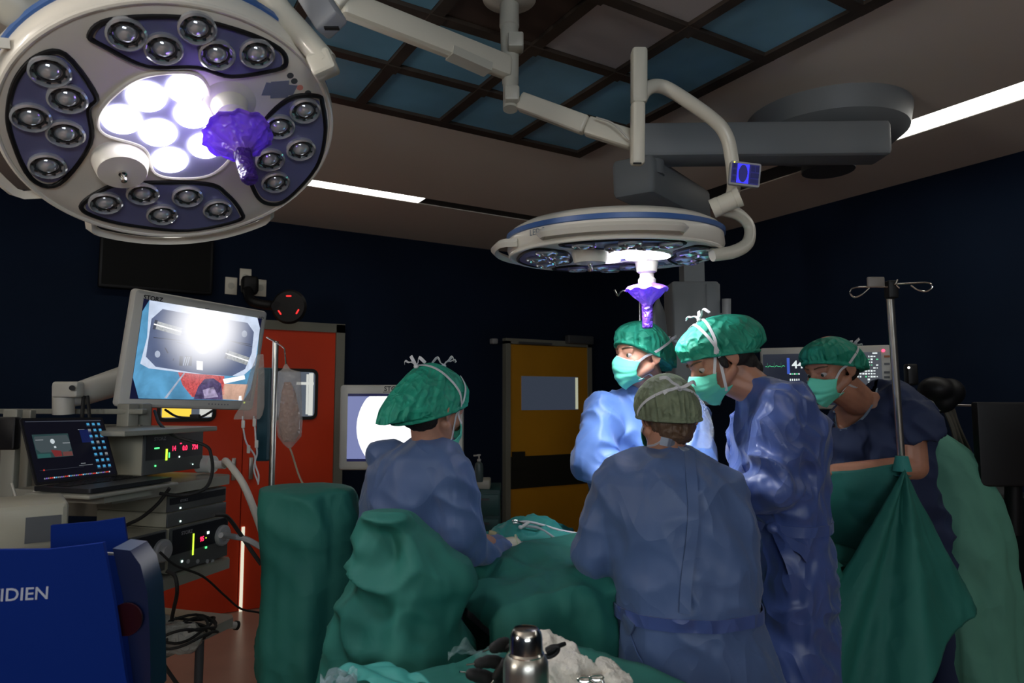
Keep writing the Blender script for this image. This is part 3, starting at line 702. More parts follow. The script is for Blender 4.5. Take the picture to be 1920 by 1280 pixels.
sp([(345, 458), (1045, 572), (1062, 640), (1040, 860), (1000, 1040), (955, 1110), (275, 1095), (238, 960), (300, 530)], .0012, 1)
sp([(345, 458), (1045, 572), (1062, 640), (1030, 880), (950, 950), (700, 945), (340, 900), (285, 870), (330, 700)], .0017, 2)
sp([(430, 516), (560, 540), (980, 605), (1022, 665), (1008, 800), (965, 905), (880, 950), (700, 940), (385, 890), (322, 825), (358, 580)], .0022, 3)
sp([(690 + 52 * math.cos(k * PI / 12), 738 - 66 * -math.sin(k * PI / 12)) for k in range(24)][::1], .0030, 4)
for k in range(24):
    a0, a1 = k * PI / 12, (k + 1) * PI / 12; sp([(690 + r_ * math.cos(a_), 738 + r_ * 1.27 * math.sin(a_)) for r_, a_ in ((52, a0), (52, a1), (55, a1), (55, a0))], .0034, 7)
sp([(500, 835), (505, 836), (500, 850), (495, 849)], .003, 6); sp([(440, 765), (450, 768), (468, 800), (460, 803)], .003, 6); sp([(925, 1080), (940, 1078), (942, 1108), (922, 1108)], .003, 4)
for dx_ in (0, 26, 52): sp([(575 + dx_ * .5, 826), (581 + dx_ * .5, 826), (566 + dx_ * .5, 882), (560 + dx_ * .5, 882)], .0033, 7)
for (a, b_, wd) in (((372, 615), (552, 665), 26), ((838, 805), (985, 855), 26)):
    (ax, ay), (bx, by) = a, b_; L_ = math.hypot(bx - ax, by - ay); nx, ny = -(by - ay) / L_ * wd, (bx - ax) / L_ * wd
    sp([(ax - nx, ay - ny), (bx - nx, by - ny), (bx + nx, by + ny), (ax + nx, ay + ny)], .0030, 5)
    sp([(ax - nx * 1.2, ay - ny * 1.2), (ax + (bx - ax) * .1 - nx * 1.2, ay + (by - ay) * .1 - ny * 1.2), (ax + (bx - ax) * .1 + nx * 1.2, ay + (by - ay) * .1 + ny * 1.2), (ax + nx * 1.2, ay + ny * 1.2)], .0034, 6)
    sp([(ax, ay - 6), (bx, by - 6), (bx, by + 2), (ax, ay + 2)], .0036, 4)
for (a, b_) in (((552, 650), (660, 690)), ((552, 680), (650, 690)), ((730, 690), (1010, 760)), ((730, 720), (840, 800)), ((740, 700), (1000, 745)), ((370, 700), (640, 730)), ((520, 730), (640, 765))):
    (ax, ay), (bx, by) = a, b_; sp([(ax, ay - 2.5), (bx, by - 2.5), (bx, by + 2.5), (ax, ay + 2.5)], .0032, 6)
for (x, y, r) in ((960, 677, 18), (396, 808, 18)): sp([(x + r * math.cos(k * PI / 6), y - r * 1.25 * -math.sin(k * PI / 6)) for k in range(12)], .0032, 7)
for x in (540, 575, 600): sp([(x, 820), (x + 22, 822), (x + 18, 885), (x - 4, 882)], .0030, 6)
sp([(650, 850), (690, 855), (690, 912), (650, 908)], .0030, 4)
sp([(530, 925), (700, 940), (830, 950), (830, 1070), (740, 1100), (620, 1085), (560, 1010)], .0024, 8)
sp([(830, 1000), (985, 1005), (955, 1108), (800, 1100)], .0024, 9)
sp([(660, 1020), (700, 970), (760, 965), (810, 1000), (820, 1105), (630, 1100)], .0029, 10)
sp([(690, 1040), (760, 1020), (790, 1085), (700, 1095)], .0033, 11)
sp([(820, 970), (960, 945), (965, 970), (830, 1000)], .0031, 4)
sp([(565, 930), (575, 932), (455, 1095), (440, 1092)], .0031, 7)
def sem(n, c, s=1.0): return em(n, srgb(c), s, (.002, .002, .002))
_u, _v = mp(720, 640); GC = frm @ V((_u, _v, 0))
def gm(n, c, noisy=.25, nsc=14, r0=.03, r1=.27): return em_glow(n, srgb(c), GC, r0, r1, 1, noisy, nsc)
sc.build('screen_image', [sem('s_dark', (16, 18, 46)), gm('s_blue', (88, 150, 190), .3, 7), gm('s_white', (205, 218, 240), .12), gm('s_plate', (92, 104, 136), .12, 5), sem('s_glare', (255, 255, 255), 1.15),
    gm('s_silver', (160, 164, 166), .35, 40), gm('s_line', (62, 68, 86)), gm('s_pale', (170, 180, 200)), gm('s_red', (200, 88, 90), .4, 60), gm('s_skin', (205, 165, 145), .2), gm('s_violet', (86, 74, 112), .5, 30), gm('s_mauve', (160, 148, 180), .5, 30)], t)
# monitor arm
MB().tube([P(232, 712, 2.95), P(160, 735, 2.72), P(135, 742, 2.66)], [.06, .05, .043], 24, smoothcap=True).build('arm', BEZ2, t)
MB().tube([P(119, 722, 2.62), P(119, 776, 2.62)], .037, 24).box((0, 0, 0), (.1, .06, .05), frame(P(128, 730, 2.6), R, Z), bev=.01).build('arm_base', BEZ2, t)
MB().cyl(P(135, 727, 2.585), P(135, 727, 2.55), .01).build('pivot_cap', BLACK, t)
tag(MB().tube(curve([P(157, 742, 2.62), P(154, 790, 2.6), P(158, 830, 2.62)], 10), .007, 8).tube(curve([P(164, 742, 2.62), P(168, 790, 2.6), P(166, 830, 2.62)], 10), .006, 8).build('cable_pair', RUBBER), 'pair of black cables hanging from the monitor arm behind the laptop', 'cable')

# cart frame of reference
TH = math.radians(16.3)
ca_ = (Fh * math.cos(TH) + R * math.sin(TH)).normalized(); cn = (R * math.cos(TH) - Fh * math.sin(TH)).normalized()
r_ = ray(210, 925); Oc = C0 + r_ * ((1.23 - CAMH) / r_.z)
FC = frame(Oc, ca_, Z)                     # x along the cart front, y up, z out of the front
def fc(px, py, off=0): 
    u, v = onfr(px, py, FC @ T(0, 0, off)); return u, v
def cbox(mb, u0, u1, v0, v1, d0, d1, m=0, bev=0): return mb.box(((u0 + u1) / 2, (v0 + v1) / 2, (d0 + d1) / 2), (abs(u1 - u0), abs(v1 - v0), abs(d1 - d0)), FC, m, bev)
CARTM = mat('cart_grey', (.27, .27, .23), .42)
UNIT = mat('unit_beige', (.33, .32, .25), .5)
UFACE = mat('unit_face_grey', (.075, .08, .08), .45)
UDARK = mat('unit_face_dark', (.012, .015, .02), .35)
uf = fc(440, 893)[0]
t = CARTROOT = thing('equipment_cart', 'beige wheeled equipment cart with shelves carrying stacked endoscopy units', 'cart', (Oc.x, Oc.y, 0))
def shelf(v, u0, u1, name='shelf', dd=.42, th=.035):
    s = MB(); poly = [(u0, 0), (u1 - .03, 0), (u1, -.03), (u1, -dd), (u0, -dd)]
    fr = FC @ Matrix.Rotation(-PI / 2, 4, 'X')  # x along, y = -z(out)... plan view
    fr = frame(FC @ V((0, v, 0)), ca_, cn)
    s.prism(poly, -.0, th, 0, fr) if fr.col[2].z > 0 else s.prism(poly, -th, 0, 0, fr)
    return s.build(name, CARTM, t)
shelf(-.035, 0, uf)
lz = fc(262, 1112)[1]; lu0, lu1 = fc(262, 1112)[0], fc(440, 1055)[0]
shelf(lz - .02, lu0 - .25, lu1)
bz = fc(268, 1243)[1]; bu1 = fc(446, 1172)[0]
shelf(bz - .02, lu0 - .2, bu1)
post = MB()
for (px0, px1) in ((240, 260), (266, 284)):
    u0_, u1_ = fc(px0, 800, -.34)[0], fc(px1, 800, -.34)[0]
    MBp = MB(); cbox(MBp, u0_, u1_, -.9, fc(250, 766, -.34)[1] + .02, -.40, -.34, bev=.006); MBp.build('post', CARTM, t)
tt = fc(412, 801, -.02); t0_ = fc(208, 812, -.02)
p = MB(); cbox(p, fc(225, 806, -.05)[0], tt[0], fc(300, 804, -.05)[1] - .018, fc(300, 804, -.05)[1], -.42, -.03, bev=.004); p.build('top_shelf', CARTM, t)
p = MB(); p.box((0, 0, 0), (.62, .36, .02), frame(P(125, 880, 2.72), R * .97 - Fh * .1, Z), bev=.004); p.build('back_panel', mat('panel_dark_beige', (.16, .15, .12), .5), t)
p = MB(); p.box((0, 0, 0), (.66, .02, .03), frame(P(125, 771, 2.7), R * .97 - Fh * .1, Z), bev=.004); p.build('top_rail', CARTM, t)
p = MB(); p.box((0, 0, 0), (.05, 1.0, .03), frame(P(8, 1046, 2.3), R, Z), bev=.005).box((0, 0, 0), (.04, 1.0, .03), frame(P(38, 1030, 2.45), R, Z), bev=.005); p.build('side_post', CARTM, t)
for k, (u_, d_) in enumerate(((.02, -.05), (.48, -.05), (.02, -.38), (.48, -.38))):
    q = FC @ V((u_, 0, d_)); c_ = MB(); c_.tube([(q.x, q.y, bz + 1.2), (q.x, q.y, .1)], .016, 12); c_.cyl((q.x - .015, q.y, .05), (q.x + .015, q.y, .05), .05); c_.build('caster_leg', DGREY, t)
tag(MB().box((0, 0, 0), (.085, .1, .03), frame(P(8, 812, 2.1), R, Z), bev=.006).build('wall_telephone', BLACK), 'small black box on the beige post at the left edge of the view', 'box')

def leds(mb, items, off):      # items: (px, py, w, h, mat)
    for (x, y, w_, h_, m_) in items:
        u, v = fc(x, y, off); mb.box((u, v, off + .001), (w_, h_, .002), FC, m_)
LG = em('led_green', (.1, 1, .25), 2.0); LR = em('led_seg', (1, .02, .08), 2.6); LW = em('led_white', (.7, 1, .9), 2.0); LY = em('led_lime', (.6, 1, .05), 1.5)
def unit(name, label, pxl, pyt, pyb, pxr, off, depth, group=None, face_split=.62, dark=True):
    u0, v1 = fc(pxl, pyt, off); v0 = fc(pxl, pyb, off)[1]; u1 = fc(pxr, pyt, off)[0]
    q = FC @ V((u0, v0, off)); t = thing(name, label, 'medical device', (q.x, q.y, q.z), group)
    b = MB(); cbox(b, u0, u1, v0, v1, off - depth, off - .004, bev=.006); b.build('casing', UNIT, t)
    b = MB(); cbox(b, u0 + .001, u1 - .001, v0 + .001, v1 - .001, off - .006, off, bev=.002); b.build('front_panel', UFACE, t)
    if dark:
        b = MB(); cbox(b, u0 + .012, u1 - .008, v1 - (v1 - v0) * face_split, v1 - .008, off, off + .002); b.build('display_glass', UDARK, t)
    return t, u0, u1, v0, v1
# insufflator with red figures
OF = -.12
t, u0, u1, v0, v1 = unit('insufflator', 'beige unit with red digits and a white tube connector, on the shelf beside the laptop', 270, 810, 892, 382, OF, .30, face_split=.66)
m = MB(); storz(m, FC @ T(0, 0, OF + .002), *fc(288, 826, OF), .018, 0); m.build('logo', LOGOG, t)
m = MB()
for s_, x, y, sz in (('14', 321, 845, .026), ('0.0', 341, 844, .026), ('724', 359, 842, .026)):
    u, v = fc(x, y, OF); MB().text(s_, sz, FC @ T(u, v, OF + .0028), 0, .0003, bold=.0006, sx=.8).build('red_digits', LR, t)
for l_ in [(339, 831, .007, .004, 0), (312, 852, .008, .042, 1), (317, 853, .004, .02, 2), (294, 840, .022, .005, 2), (291, 873, .006, .006, 2), (336, 856, .005, .006, 3), (361, 870, .004, .004, 3)]:
    m = MB(); leds(m, [l_[:4] + (0,)], OF + .002); m.build('indicator_light', (LR, LY, LG, LW)[l_[4]], t)
p_ = FC @ V((*fc(386, 870, OF), OF)); pd = cn
MB().cyl(p_ - pd * .03, p_ + pd * .035, .035).cyl(p_ + pd * .035, p_ + pd * .09, .016).build('tube_connector', WHITEP, t)
hz = p_ + pd * .09
tag(MB().tube(curve([hz, P(425, 865, 2.62), P(455, 905, 2.55), P(480, 965, 2.5), P(500, 1020, 2.45), P(515, 1040, 2.45)], 40), .013, 12).build('insufflation_tube', CABLE), 'thick white ribbed tube running from the red-digit unit down to the green drape', 'tube')
# stack on the lower shelf
OF = -.03
t, *_ = unit('video_processor', 'flat grey unit with two white lights, topmost of the stack on the middle shelf', 314, 931, 962, 424, OF, .32, 'stacked units on the middle shelf', .55)
m = MB(); leds(m, [(338, 952, .006, .006, 0)], OF + .001); storz(m, FC @ T(0, 0, OF + .002), *fc(337, 941, OF), .012, 1); m.build('indicator', [LW, LOGOG], t)
t, *_ = unit('video_recorder', 'plain grey unit with one white light, second from top in the middle shelf stack', 314, 963, 990, 424, OF, .32, 'stacked units on the middle shelf', dark=False)
m = MB(); leds(m, [(338, 977, .006, .006, 0)], OF + .001); m.build('indicator', LW, t)
t, u0, u1, v0, v1 = unit('light_source', 'grey unit showing red 95 with a large round socket, bottom of the middle shelf stack', 319, 991, 1076, 428, OF, .33, 'stacked units on the middle shelf', .60)
m = MB(); storz(m, FC @ T(0, 0, OF + .002), *fc(339, 1003, OF), .018, 0); m.build('logo', LOGOG, t)
m = MB(); u, v = fc(374, 1015, OF); m.text('95', .024, FC @ T(u, v, OF + .0028), 0, .0003, bold=.0008, sx=.85).build('red_digits', LR, t)
for l_ in [(362, 1020, .006, .078, 1), (390, 998, .010, .010, 3), (386, 1026, .008, .007, 2), (341, 1052, .007, .007, 3), (386, 1008, .004, .004, 1)]:
    m = MB(); leds(m, [l_[:4] + (0,)], OF + .002); m.build('indicator_light', (LR, LY, LG, LW)[l_[4]], t)
def knob(px, py, r, off, parent, name='round_socket'):
    u, v = fc(px, py, off); return MB().lathe([(r, 0), (r, .012), (r * .86, .018), (r * .5, .018), (r * .45, .03), (0, .03)], 36, M=FC @ T(u, v, off)).build(name, GREYP, parent)
kk = knob(415, 1003, .040, OF, t)
for x in (352, 370, 388, 398): 
    u, v = fc(x, 1052, OF); MB().lathe([(.008, 0), (.008, .003), (0, .003)], 16, M=FC @ T(u, v, OF)).build('button', GREYP, t)
t, *_ = unit('camera_control_unit', 'dark-fronted unit with a round grey socket, nearest on the middle shelf', 235, 1010, 1092, 312, OF, .3, face_split=.72)
knob(302, 1032, .040, OF, t)
# cables around the cart
def cable(label, pts, r=.005, m=RUBBER, nm='cable', n=40): return tag(MB().tube(curve(pts, n), r, 8).build(nm, m), label, 'cable')
cable('black cable drooping from the tilted monitor down to the red-digit unit', [P(290, 770, 2.75), P(300, 795, 2.6), P(330, 818, 2.45), P(385, 835, 2.45), P(396, 855, 2.45), P(398, 885, 2.4), P(385, 915, 2.35), P(345, 928, 2.3), P(300, 925, 2.3)], .006)
tag(MB().tube(curve([P(310, 768, 2.9), P(330, 780, 2.85), P(355, 783, 2.85), P(378, 781, 2.85), P(398, 770, 2.9)], 20), .005, 8).box((0, 0, 0), (.04, .02, .02), frame(P(366, 781, 2.84), R, Z), bev=.004).build('looped_cable', RUBBER), 'black looped cable with a small block hanging below the tilted monitor', 'cable')
cable('black cable crossing the red door from the second unit of the stack to the drape', [P(400, 965, 2.25), P(425, 968, 2.35), P(450, 1000, 2.4), P(470, 1030, 2.4), P(490, 1058, 2.4)], .007)
cable('grey light cable plugged into the round socket of the unit showing 95', [P(414, 1003, 2.33), P(440, 1006, 2.4), P(465, 1012, 2.4), P(500, 1032, 2.4)], .010, GREYP)
cable('thin black cable hanging from the nearest unit and crossing the door', [P(300, 1035, 2.1), P(330, 1060, 2.15), P(380, 1080, 2.3), P(420, 1115, 2.5), P(450, 1140, 2.7), P(480, 1147, 2.8), P(500, 1150, 2.8)], .004)
cable('black cable dropping over the middle shelf edge to the cable heap', [P(312, 1070, 2.1), P(328, 1080, 2.1), P(332, 1110, 2.1), P(326, 1140, 2.2), P(322, 1160, 2.25)], .006)
cable('black curved cable under the laptop shelf', [P(235, 985, 2.3), P(265, 970, 2.3), P(295, 945, 2.3), P(318, 915, 2.3)], .006)
for pts, lb in (([P(76, 913, 2.1), P(62, 925, 2.08), P(60, 960, 2.08), P(62, 990, 2.1)], 'white charging cable leaving the left side of the laptop'),
            ([P(22, 905, 2.1), P(32, 940, 2.1), P(41, 978, 2.1)], 'white cable hanging down at the far left beside the beige post')):
    cable(lb, pts, .0035, CABLE)
tag(MB().cyl(P(66, 936, 2.05), P(98, 965, 2.05), .007).build('stylus_plug', WHITEP), 'white plug on the cable under the laptop shelf', 'plug')
for k in range(7):
    rr = .10 + .02 * (k % 3); cx_, cy_ = 330 + 8 * math.sin(k * 2.1), 1178 + 9 * math.cos(k * 1.7); pts = []
    zb0 = (FC @ V((0, bz, 0))).z
    for j in range(30):
        a_ = j / 29 * 2 * PI * .93 + k; q = onax(cx_, cy_ + 12, 2, zb0 + .02 + .01 * k) + V((math.cos(a_) * rr, math.sin(a_) * rr * .75, .012 * math.sin(3 * a_ + k) + .012)); pts.append(q)
    tag(MB().tube(pts, .0048, 8).build('coiled_cable', RUBBER), 'loop of black cable in the tangle over the white bag on the lowest shelf', 'cable', 'tangled cables on the lowest shelf')
cable('black cable trailing from the lowest shelf down to the floor', [P(290, 1180, 2.2), P(282, 1215, 2.2), P(300, 1235, 2.2), P(318, 1262, 2.2), P(345, 1300, 2.2)], .006)
bag = MB()
for (x, y, r_b) in ((300, 1172, .055), (325, 1185, .06), (350, 1188, .045), (312, 1190, .06)):
    q = onax(x, y + 8, 2, zb0 + .045); bag.ell(q, (r_b * 1.25, r_b, .05))
bag = displace(vox(bag, .006, 4), creases(3, 14, 10, .012, .01))
tag(bag.build('plastic_bag', mat('bag_white', (.42, .42, .38), .35, bump=.5, bscale=20, kind='crease')), 'crumpled white bag under the tangled cables on the lowest shelf', 'bag')
q0, q1 = P(362, 1166, 2.75), P(441, 1172, 2.9)
t = thing('stand_foot', 'pale metal foot bar with a black rubber tip pointing right over the lowest shelf', 'stand foot', q0)
MB().cyl(q0, q1, .015).build('bar', BEZ2, t); MB().cyl(q1, q1 + (q1 - q0) * .06, .019).build('rubber_tip', RUBBER, t)

# laptop
frl = frame(C0 + (V((-.079, 2.919, 1.353)) - C0) * .885, (.681, .732, -.018), (-.254, .259, .932)) @ Matrix.Scale(.885, 4)
t = thing('laptop', 'open dark laptop on the cart shelf with rows of blue folder icons on screen', 'laptop', (-.079, 2.919, 1.24))
MB().prism(roundrect(.35, .235, .01), -.006, 0, 0, frl).build('lid', mat('laptop_grey', (.03, .03, .034), .4, .5), t)
s = MB(); s.prism(roundrect(.335, .218, .006), .0, .0006, 0, frl)
def lb(x, y, w_, h_, m_, z=.0008): s.box((x, y, z), (w_, h_, .0004), frl, m_)
lb(-.075, .015, .145, .085, 1); s.prism([(-.14, .05), (-.01, .052), (-.004, .035), (-.004, .0), (-.02, -.01), (-.13, -.008), (-.145, .005), (-.146, .035)], .0014, .0016, 2, frl)
s.lathe([(.009, .002), (.009, .0022), (0, .0022)], 18, 3, frl @ T(-.075, .03, 0)); lb(-.07, .009, .008, .007, 3, .0022); lb(-.125, .037, .03, .003, 4, .0022); lb(-.02, .022, .03, .004, 4, .0022)
s.prism([(-.09, -.0), (-.05, -.006), (-.05, -.026), (-.08, -.026)], .0022, .0024, 5, frl); lb(-.12, -.02, .05, .014, 6, .0018); lb(-.025, -.018, .04, .016, 7, .0018)
lb(0, .104, .32, .003, 8); lb(-.06, -.07, .18, .0008, 8); lb(.06, .07, .03, .001, 3)
for r_i in range(8):
    for c_i in range(3): 
        x, y = .095 + c_i * .025, .09 - r_i * .0235; lb(x, y, .012, .009, 9 if (r_i * 3 + c_i) % 7 != 3 else 4, .0022); lb(x, y - .0075, .016, .0018, 8, .0022)
lb(.075, .045, .05, .05, 10, .0009); lb(-.135, -.07, .005, .005, 11, .002); lb(.04, -.065, .06, .0015, 4, .002); lb(.03, -.058, .02, .003, 4, .002)
for k in range(38): lb(-.14 + k * .0075, -.099, .0048, .0048, (4, 9, 3, 11, 4, 12)[(k * 5 + k // 4) % 6], .002)
s.build('screen_image', [sem('l_dark', (8, 9, 20)), sem('l_vid', (38, 60, 62)), sem('l_vid2', (62, 72, 76)), sem('l_wht', (190, 200, 205)), sem('l_grey', (120, 126, 130)), sem('l_red', (110, 40, 42)), sem('l_teal', (40, 82, 80)), sem('l_brn', (100, 60, 58)), sem('l_dim', (60, 64, 74)), sem('l_fold', (70, 150, 195)), sem('l_neb', (16, 26, 72)), sem('l_r2', (200, 60, 50)), sem('l_pur', (120, 90, 190))], t)
hb = frl @ V((0, -.118, 0)); frb = frame(hb + cn * .12 - V((0, 0, .008)), ca_, Z.cross(ca_))
MB().prism(roundrect(.35, .24, .01), -.008, .006, 0, frame(hb + cn * .105 - V((0, 0, .006)), ca_, Z.cross(ca_)) @ Matrix.Scale(.885, 4)).build('base', _m['laptop_grey'], t)
kb = MB()
fk = frame(hb + cn * .105, ca_, Z.cross(ca_)) @ Matrix.Scale(.885, 4)
for i in range(14):
    for j in range(5): kb.box((-.14 + i * .0215, .085 - j * .02, .001), (.017, .016, .0015), fk)
kb.build('keyboard', BLACK, t)
MB().box((.0, .0, -.026), (.38, .27, .012), fk, bev=.004).box((0, 0, -.042), (.2, .2, .03), fk).build('laptop_tray', CARTM, CARTROOT)

# blue cart / box in the lower left
FB = frame(P(95, 1120, 1.22), R * .97 + Fh * .2, Z + F * .02)
def fb(px, py): return onfr(px, py, FB)
t = thing('blue_display_box', 'blue display board with pale lettering at the lower left edge, in front of the cart', 'box', (FB.translation.x, FB.translation.y, 0))
MB().prism([fb(*p) for p in ((-60, 1900), (262, 1900), (246, 1320), (235, 1265), (214, 1130), (193, 1017), (150, 1023), (90, 1030), (-60, 1031))], -.012, 0, 0, FB).build('front_board', BLUEBOX, t)
u, v = fb(92, 1122)
MB().text('COVIDIEN', .031, FB @ T(u, v, .0006), 0, .0003, 'RIGHT', .0003).build('lettering', mat('lettering_pale', (.42, .46, .55), .5), t)
MB().tube(curve([P(196, 1037, 1.3), P(228, 1042, 1.33), P(247, 1070, 1.35), P(262, 1120, 1.36), P(268, 1200, 1.36), P(270, 1320, 1.36)], 24), .003, 6).build('edge_trim', GREYP, t)
pl = [fb(*p) for p in ((196, 1036), (230, 1040), (250, 1068), (263, 1120), (268, 1200), (270, 1330), (240, 1330), (216, 1130))]
MB().prism(pl, -.12, -.02, 0, FB @ T(0, 0, -.02)).build('side_case', BLUED, t)
MB().lathe([(.03, 0), (.03, .004), (0, .004)], 24, M=frame(P(238, 1160, 1.27), R, Z)).build('side_window', mat('port_dark', (.03, .004, .006), .3), t)
FB2 = frame(P(170, 1010, 1.5), R * .95 + Fh * .3, Z)
tag(MB().prism([onfr(*p, FB2) for p in ((90, 1700), (262, 1700), (245, 1060), (232, 970), (180, 978), (95, 985))], -.012, 0, 0, FB2).build('blue_board', BLUEBOX), 'dark blue upright board standing behind the lettered blue board', 'board')
fp = frame(P(52, 990, 1.6), R * .8 + Fh * .6, Z)
t = thing('printer', 'grey-beige box device with a dark slot behind the blue board, far left', 'printer', P(52, 1040, 1.6))
MB().box((-.02, 0, -.1), (.20, .11, .2), fp, bev=.012).build('casing', UNIT, t)
MB().box((.03, -.005, .0015), (.07, .06, .003), fp).build('front_slot', DGREY, t)

# second monitor
fm2 = frame(P(752, 801, 3.3), R, Z)
t = thing('surgical_monitor', 'pale monitor behind the seated-side assistant showing a large white disc', 'monitor', P(752, 880, 3.3))
MB().box((0, 0, -.03), (.60, .41, .06), fm2, bev=.015).build('casing', BEZ2, t)
s = MB(); s.prism(roundrect(.52, .325, .002), 0, .001, 0, fm2); s.prism(roundrect(.52, .30, .002), 0, .0015, 1, fm2)
s.prism([(x, y) for x, y in [(.02 + .235 * math.cos(a_ * PI / 30), max(-.15, min(.15, .235 * math.sin(a_ * PI / 30)))) for a_ in range(60)]], .0018, .0022, 2, fm2)
s.build('screen_image', [sem('m_dark', (20, 22, 60)), sem('m_edge', (120, 128, 175)), sem('m_white', (255, 255, 255), 1.3)], t)
m = MB(); storz(m, fm2, -.085, .176, .032, 0); m.box((-.04, .17, .0006), (.1, .003, .001), fm2, 0); m.build('bezel_marking', LOGO, t)
q = P(740, 880, 3.36); MB().cyl(V((q.x, q.y, 0.02)), q, .03).lathe([(.25, 0), (.25, .03), (.04, .06), (0, .06)], 30, M=T(q.x, q.y, .0)).build('stand', BEZ2, t)

# drip stand left with bags
d0 = 2.95; q = P(517, 640, d0)
t = thing('drip_stand', 'steel drip stand in front of the red door, beside the tilted monitor', 'drip stand', (q.x, q.y, 0))
MB().cyl((q.x, q.y, .05), (q.x, q.y, q.z), .0125, seg=24).build('pole', STEEL, t)
MB().tube(curve([q, P(500, 632, d0 - .05), P(530, 650, d0 - .1), P(534, 660, d0 - .12), P(536, 682, d0 - .12)], 20), .003, 8).build('hook', CHROME, t)
b5 = MB()
for k in range(5):
    a_ = k * 2 * PI / 5 + .3; b5.tube([(q.x, q.y, .09), (q.x + .28 * math.cos(a_), q.y + .28 * math.sin(a_), .04)], [.014, .012], 8)
b5.build('base', GREYP, t)
MB().box((0, 0, 0), (.06, .40, .05), frame(P(497, 776, d0), R, Z), bev=.01).build('pump_box', mat('pump_teal', (.004, .05, .075), .5), t)
FILM = plastic_film('clear_film', (.55, .50, .45), .38)
LIQ = mat('pink_liquid', (.50, .26, .20), .25, trans=.25, bump=.5, bscale=16, kind='crease')
t = thing('fluid_bag', 'clear bag of pink fluid hanging from the drip stand before the red door', 'fluid bag', P(540, 760, d0 - .12))
def bagring(px, py, wpx, dep, d=d0 - .12): return (P(px, py, d), R * (wpx / FPX * d), Fh * dep)
MB().loft([bagring(536, 682, 2, .002), bagring(537, 692, 8, .004), bagring(543, 697, 21, .006), bagring(543, 730, 22, .02), bagring(543, 790, 24, .034), bagring(543, 818, 22, .03), bagring(542, 832, 11, .015), bagring(543, 840, 3, .005)], 28).build('bag_film', FILM, t)
MB().loft([bagring(539, 716, 6, .005), bagring(541, 735, 13, .012), bagring(543, 780, 20, .028), bagring(543, 812, 19, .026), bagring(542, 828, 10, .012)], 28).build('fluid', LIQ, t)
MB().tube(curve([P(543, 838, d0 - .12), P(549, 855, d0 - .12), P(560, 890, d0 - .12), P(572, 915, d0 - .15)], 12), .004, 8).build('outlet_tube', mat('tube_dull', (.30, .24, .16), .4), t)
t = thing('fluid_bag', 'empty clear bag with two outlet tubes hanging behind the tilted monitor corner', 'fluid bag', P(475, 740, 2.8))
MB().loft([bagring(488, 664, 6, .004, 2.85), bagring(482, 700, 14, .01, 2.85), bagring(474, 760, 22, .016, 2.85), bagring(466, 778, 26, .012, 2.85), bagring(462, 786, 24, .004, 2.85)], 24).build('bag_film', FILM, t)
for pts in ([(455, 780), (456, 800), (462, 830), (478, 855), (476, 880), (484, 905)], [(476, 780), (478, 800), (480, 830), (482, 850), (478, 868), (485, 890), (484, 908)]):
    MB().tube(curve([P(x, y, 2.8) for x, y in pts], 24), .0035, 8).build('outlet_tube', TIE, t)
for (x, y) in ((456, 795), (477, 792), (466, 842), (481, 832)): MB().box((0, 0, 0), (.014, .032, .008), frame(P(x, y, 2.78), R, Z), bev=.003).build('clamp', WHITEP, t)
sl = onax(452, 1135, 1, YB - .07)
MB().box((sl.x, YB - .058, .30), (.022, .006, .60)).build('door_gap_light', em('gap_light', (1, .95, .75), .8), d)

# cabinet with dispenser by the ochre door
q = P(905, 900, 4.6); fr = frame((q.x, q.y, 0), R, Fh)
t = thing('drawer_cabinet', 'small teal drawer cabinet left of the ochre door', 'cabinet', (q.x, q.y, 0))
MB().box((0, .2, .46), (.24, .4, .92), fr, bev=.006).build('body', mat('cab_teal', (.02, .075, .075), .5), t)
for k in range(5):
    w_ = MB().box((0, -.006, .82 - k * .16), (.22, .014, .14), fr, bev=.004).build('drawer', mat('cab_drawer', (.022, .09, .09), .45), t)
    MB().box((0, -.02, .86 - k * .16), (.09, .015, .012), fr).build('drawer_handle', DGREY, w_)
MB().box((-.03, .12, .95), (.16, .2, .06), fr, bev=.01).build('top_tray', CREAM2, t)
q2 = P(898, 888, 4.55); bz2 = .98
t = thing('pump_bottle', 'clear pump dispenser bottle on the teal cabinet', 'bottle', (q2.x, q2.y, bz2))
MB().lathe([(.026, .0), (.029, .01), (.029, .10), (.024, .12), (.012, .13), (.012, .14), (0, .14)], 24, M=T(q2.x, q2.y, bz2)).build('bottle_body', mat('bottle_teal', (.09, .13, .13), .3), t)
MB().lathe([(.013, .135), (.013, .15), (.005, .152), (.005, .17), (.012, .172), (.012, .18), (0, .18)], 18, M=T(q2.x, q2.y, bz2)).box((-.02, 0, .174), (.04, .01, .01), T(q2.x, q2.y, bz2)).build('pump', WHITEP, t)

# ================================================================== RIGHT-HAND EQUIPMENT
fe = frame(P(1550, 706, 3.15), R * .93 - Fh * .37, Z + R * .03)
def fE(px, py): return onfr(px, py, fe)
t = thing('patient_monitor', 'wide pale patient monitor showing a green heart trace behind the bending anaesthetist', 'monitor', P(1550, 760, 3.15))
a_, b_, c_, d_ = fE(1425, 657), fE(1671, 641), fE(1677, 775), fE(1428, 760)
uL, uR, vT, vB = a_[0], b_[0], (a_[1] + b_[1]) / 2, (c_[1] + d_[1]) / 2
MB().box(((uL + uR) / 2, (vT + vB) / 2, -.05), (uR - uL, vT - vB, .1), fe, bev=.012).build('casing', BEZ2, t)
s = MB(); sr = fE(1652, 660)[0]; sl_ = uL + .012; st = fE(1540, 662)[1]; sb = vB + .02
s.box(((sl_ + sr) / 2, (st + sb) / 2, .0005), (sr - sl_, st - sb, .001), fe, 0)
tr = []
gx = sl_ + .01; y0 = fE(1450, 687)[1]
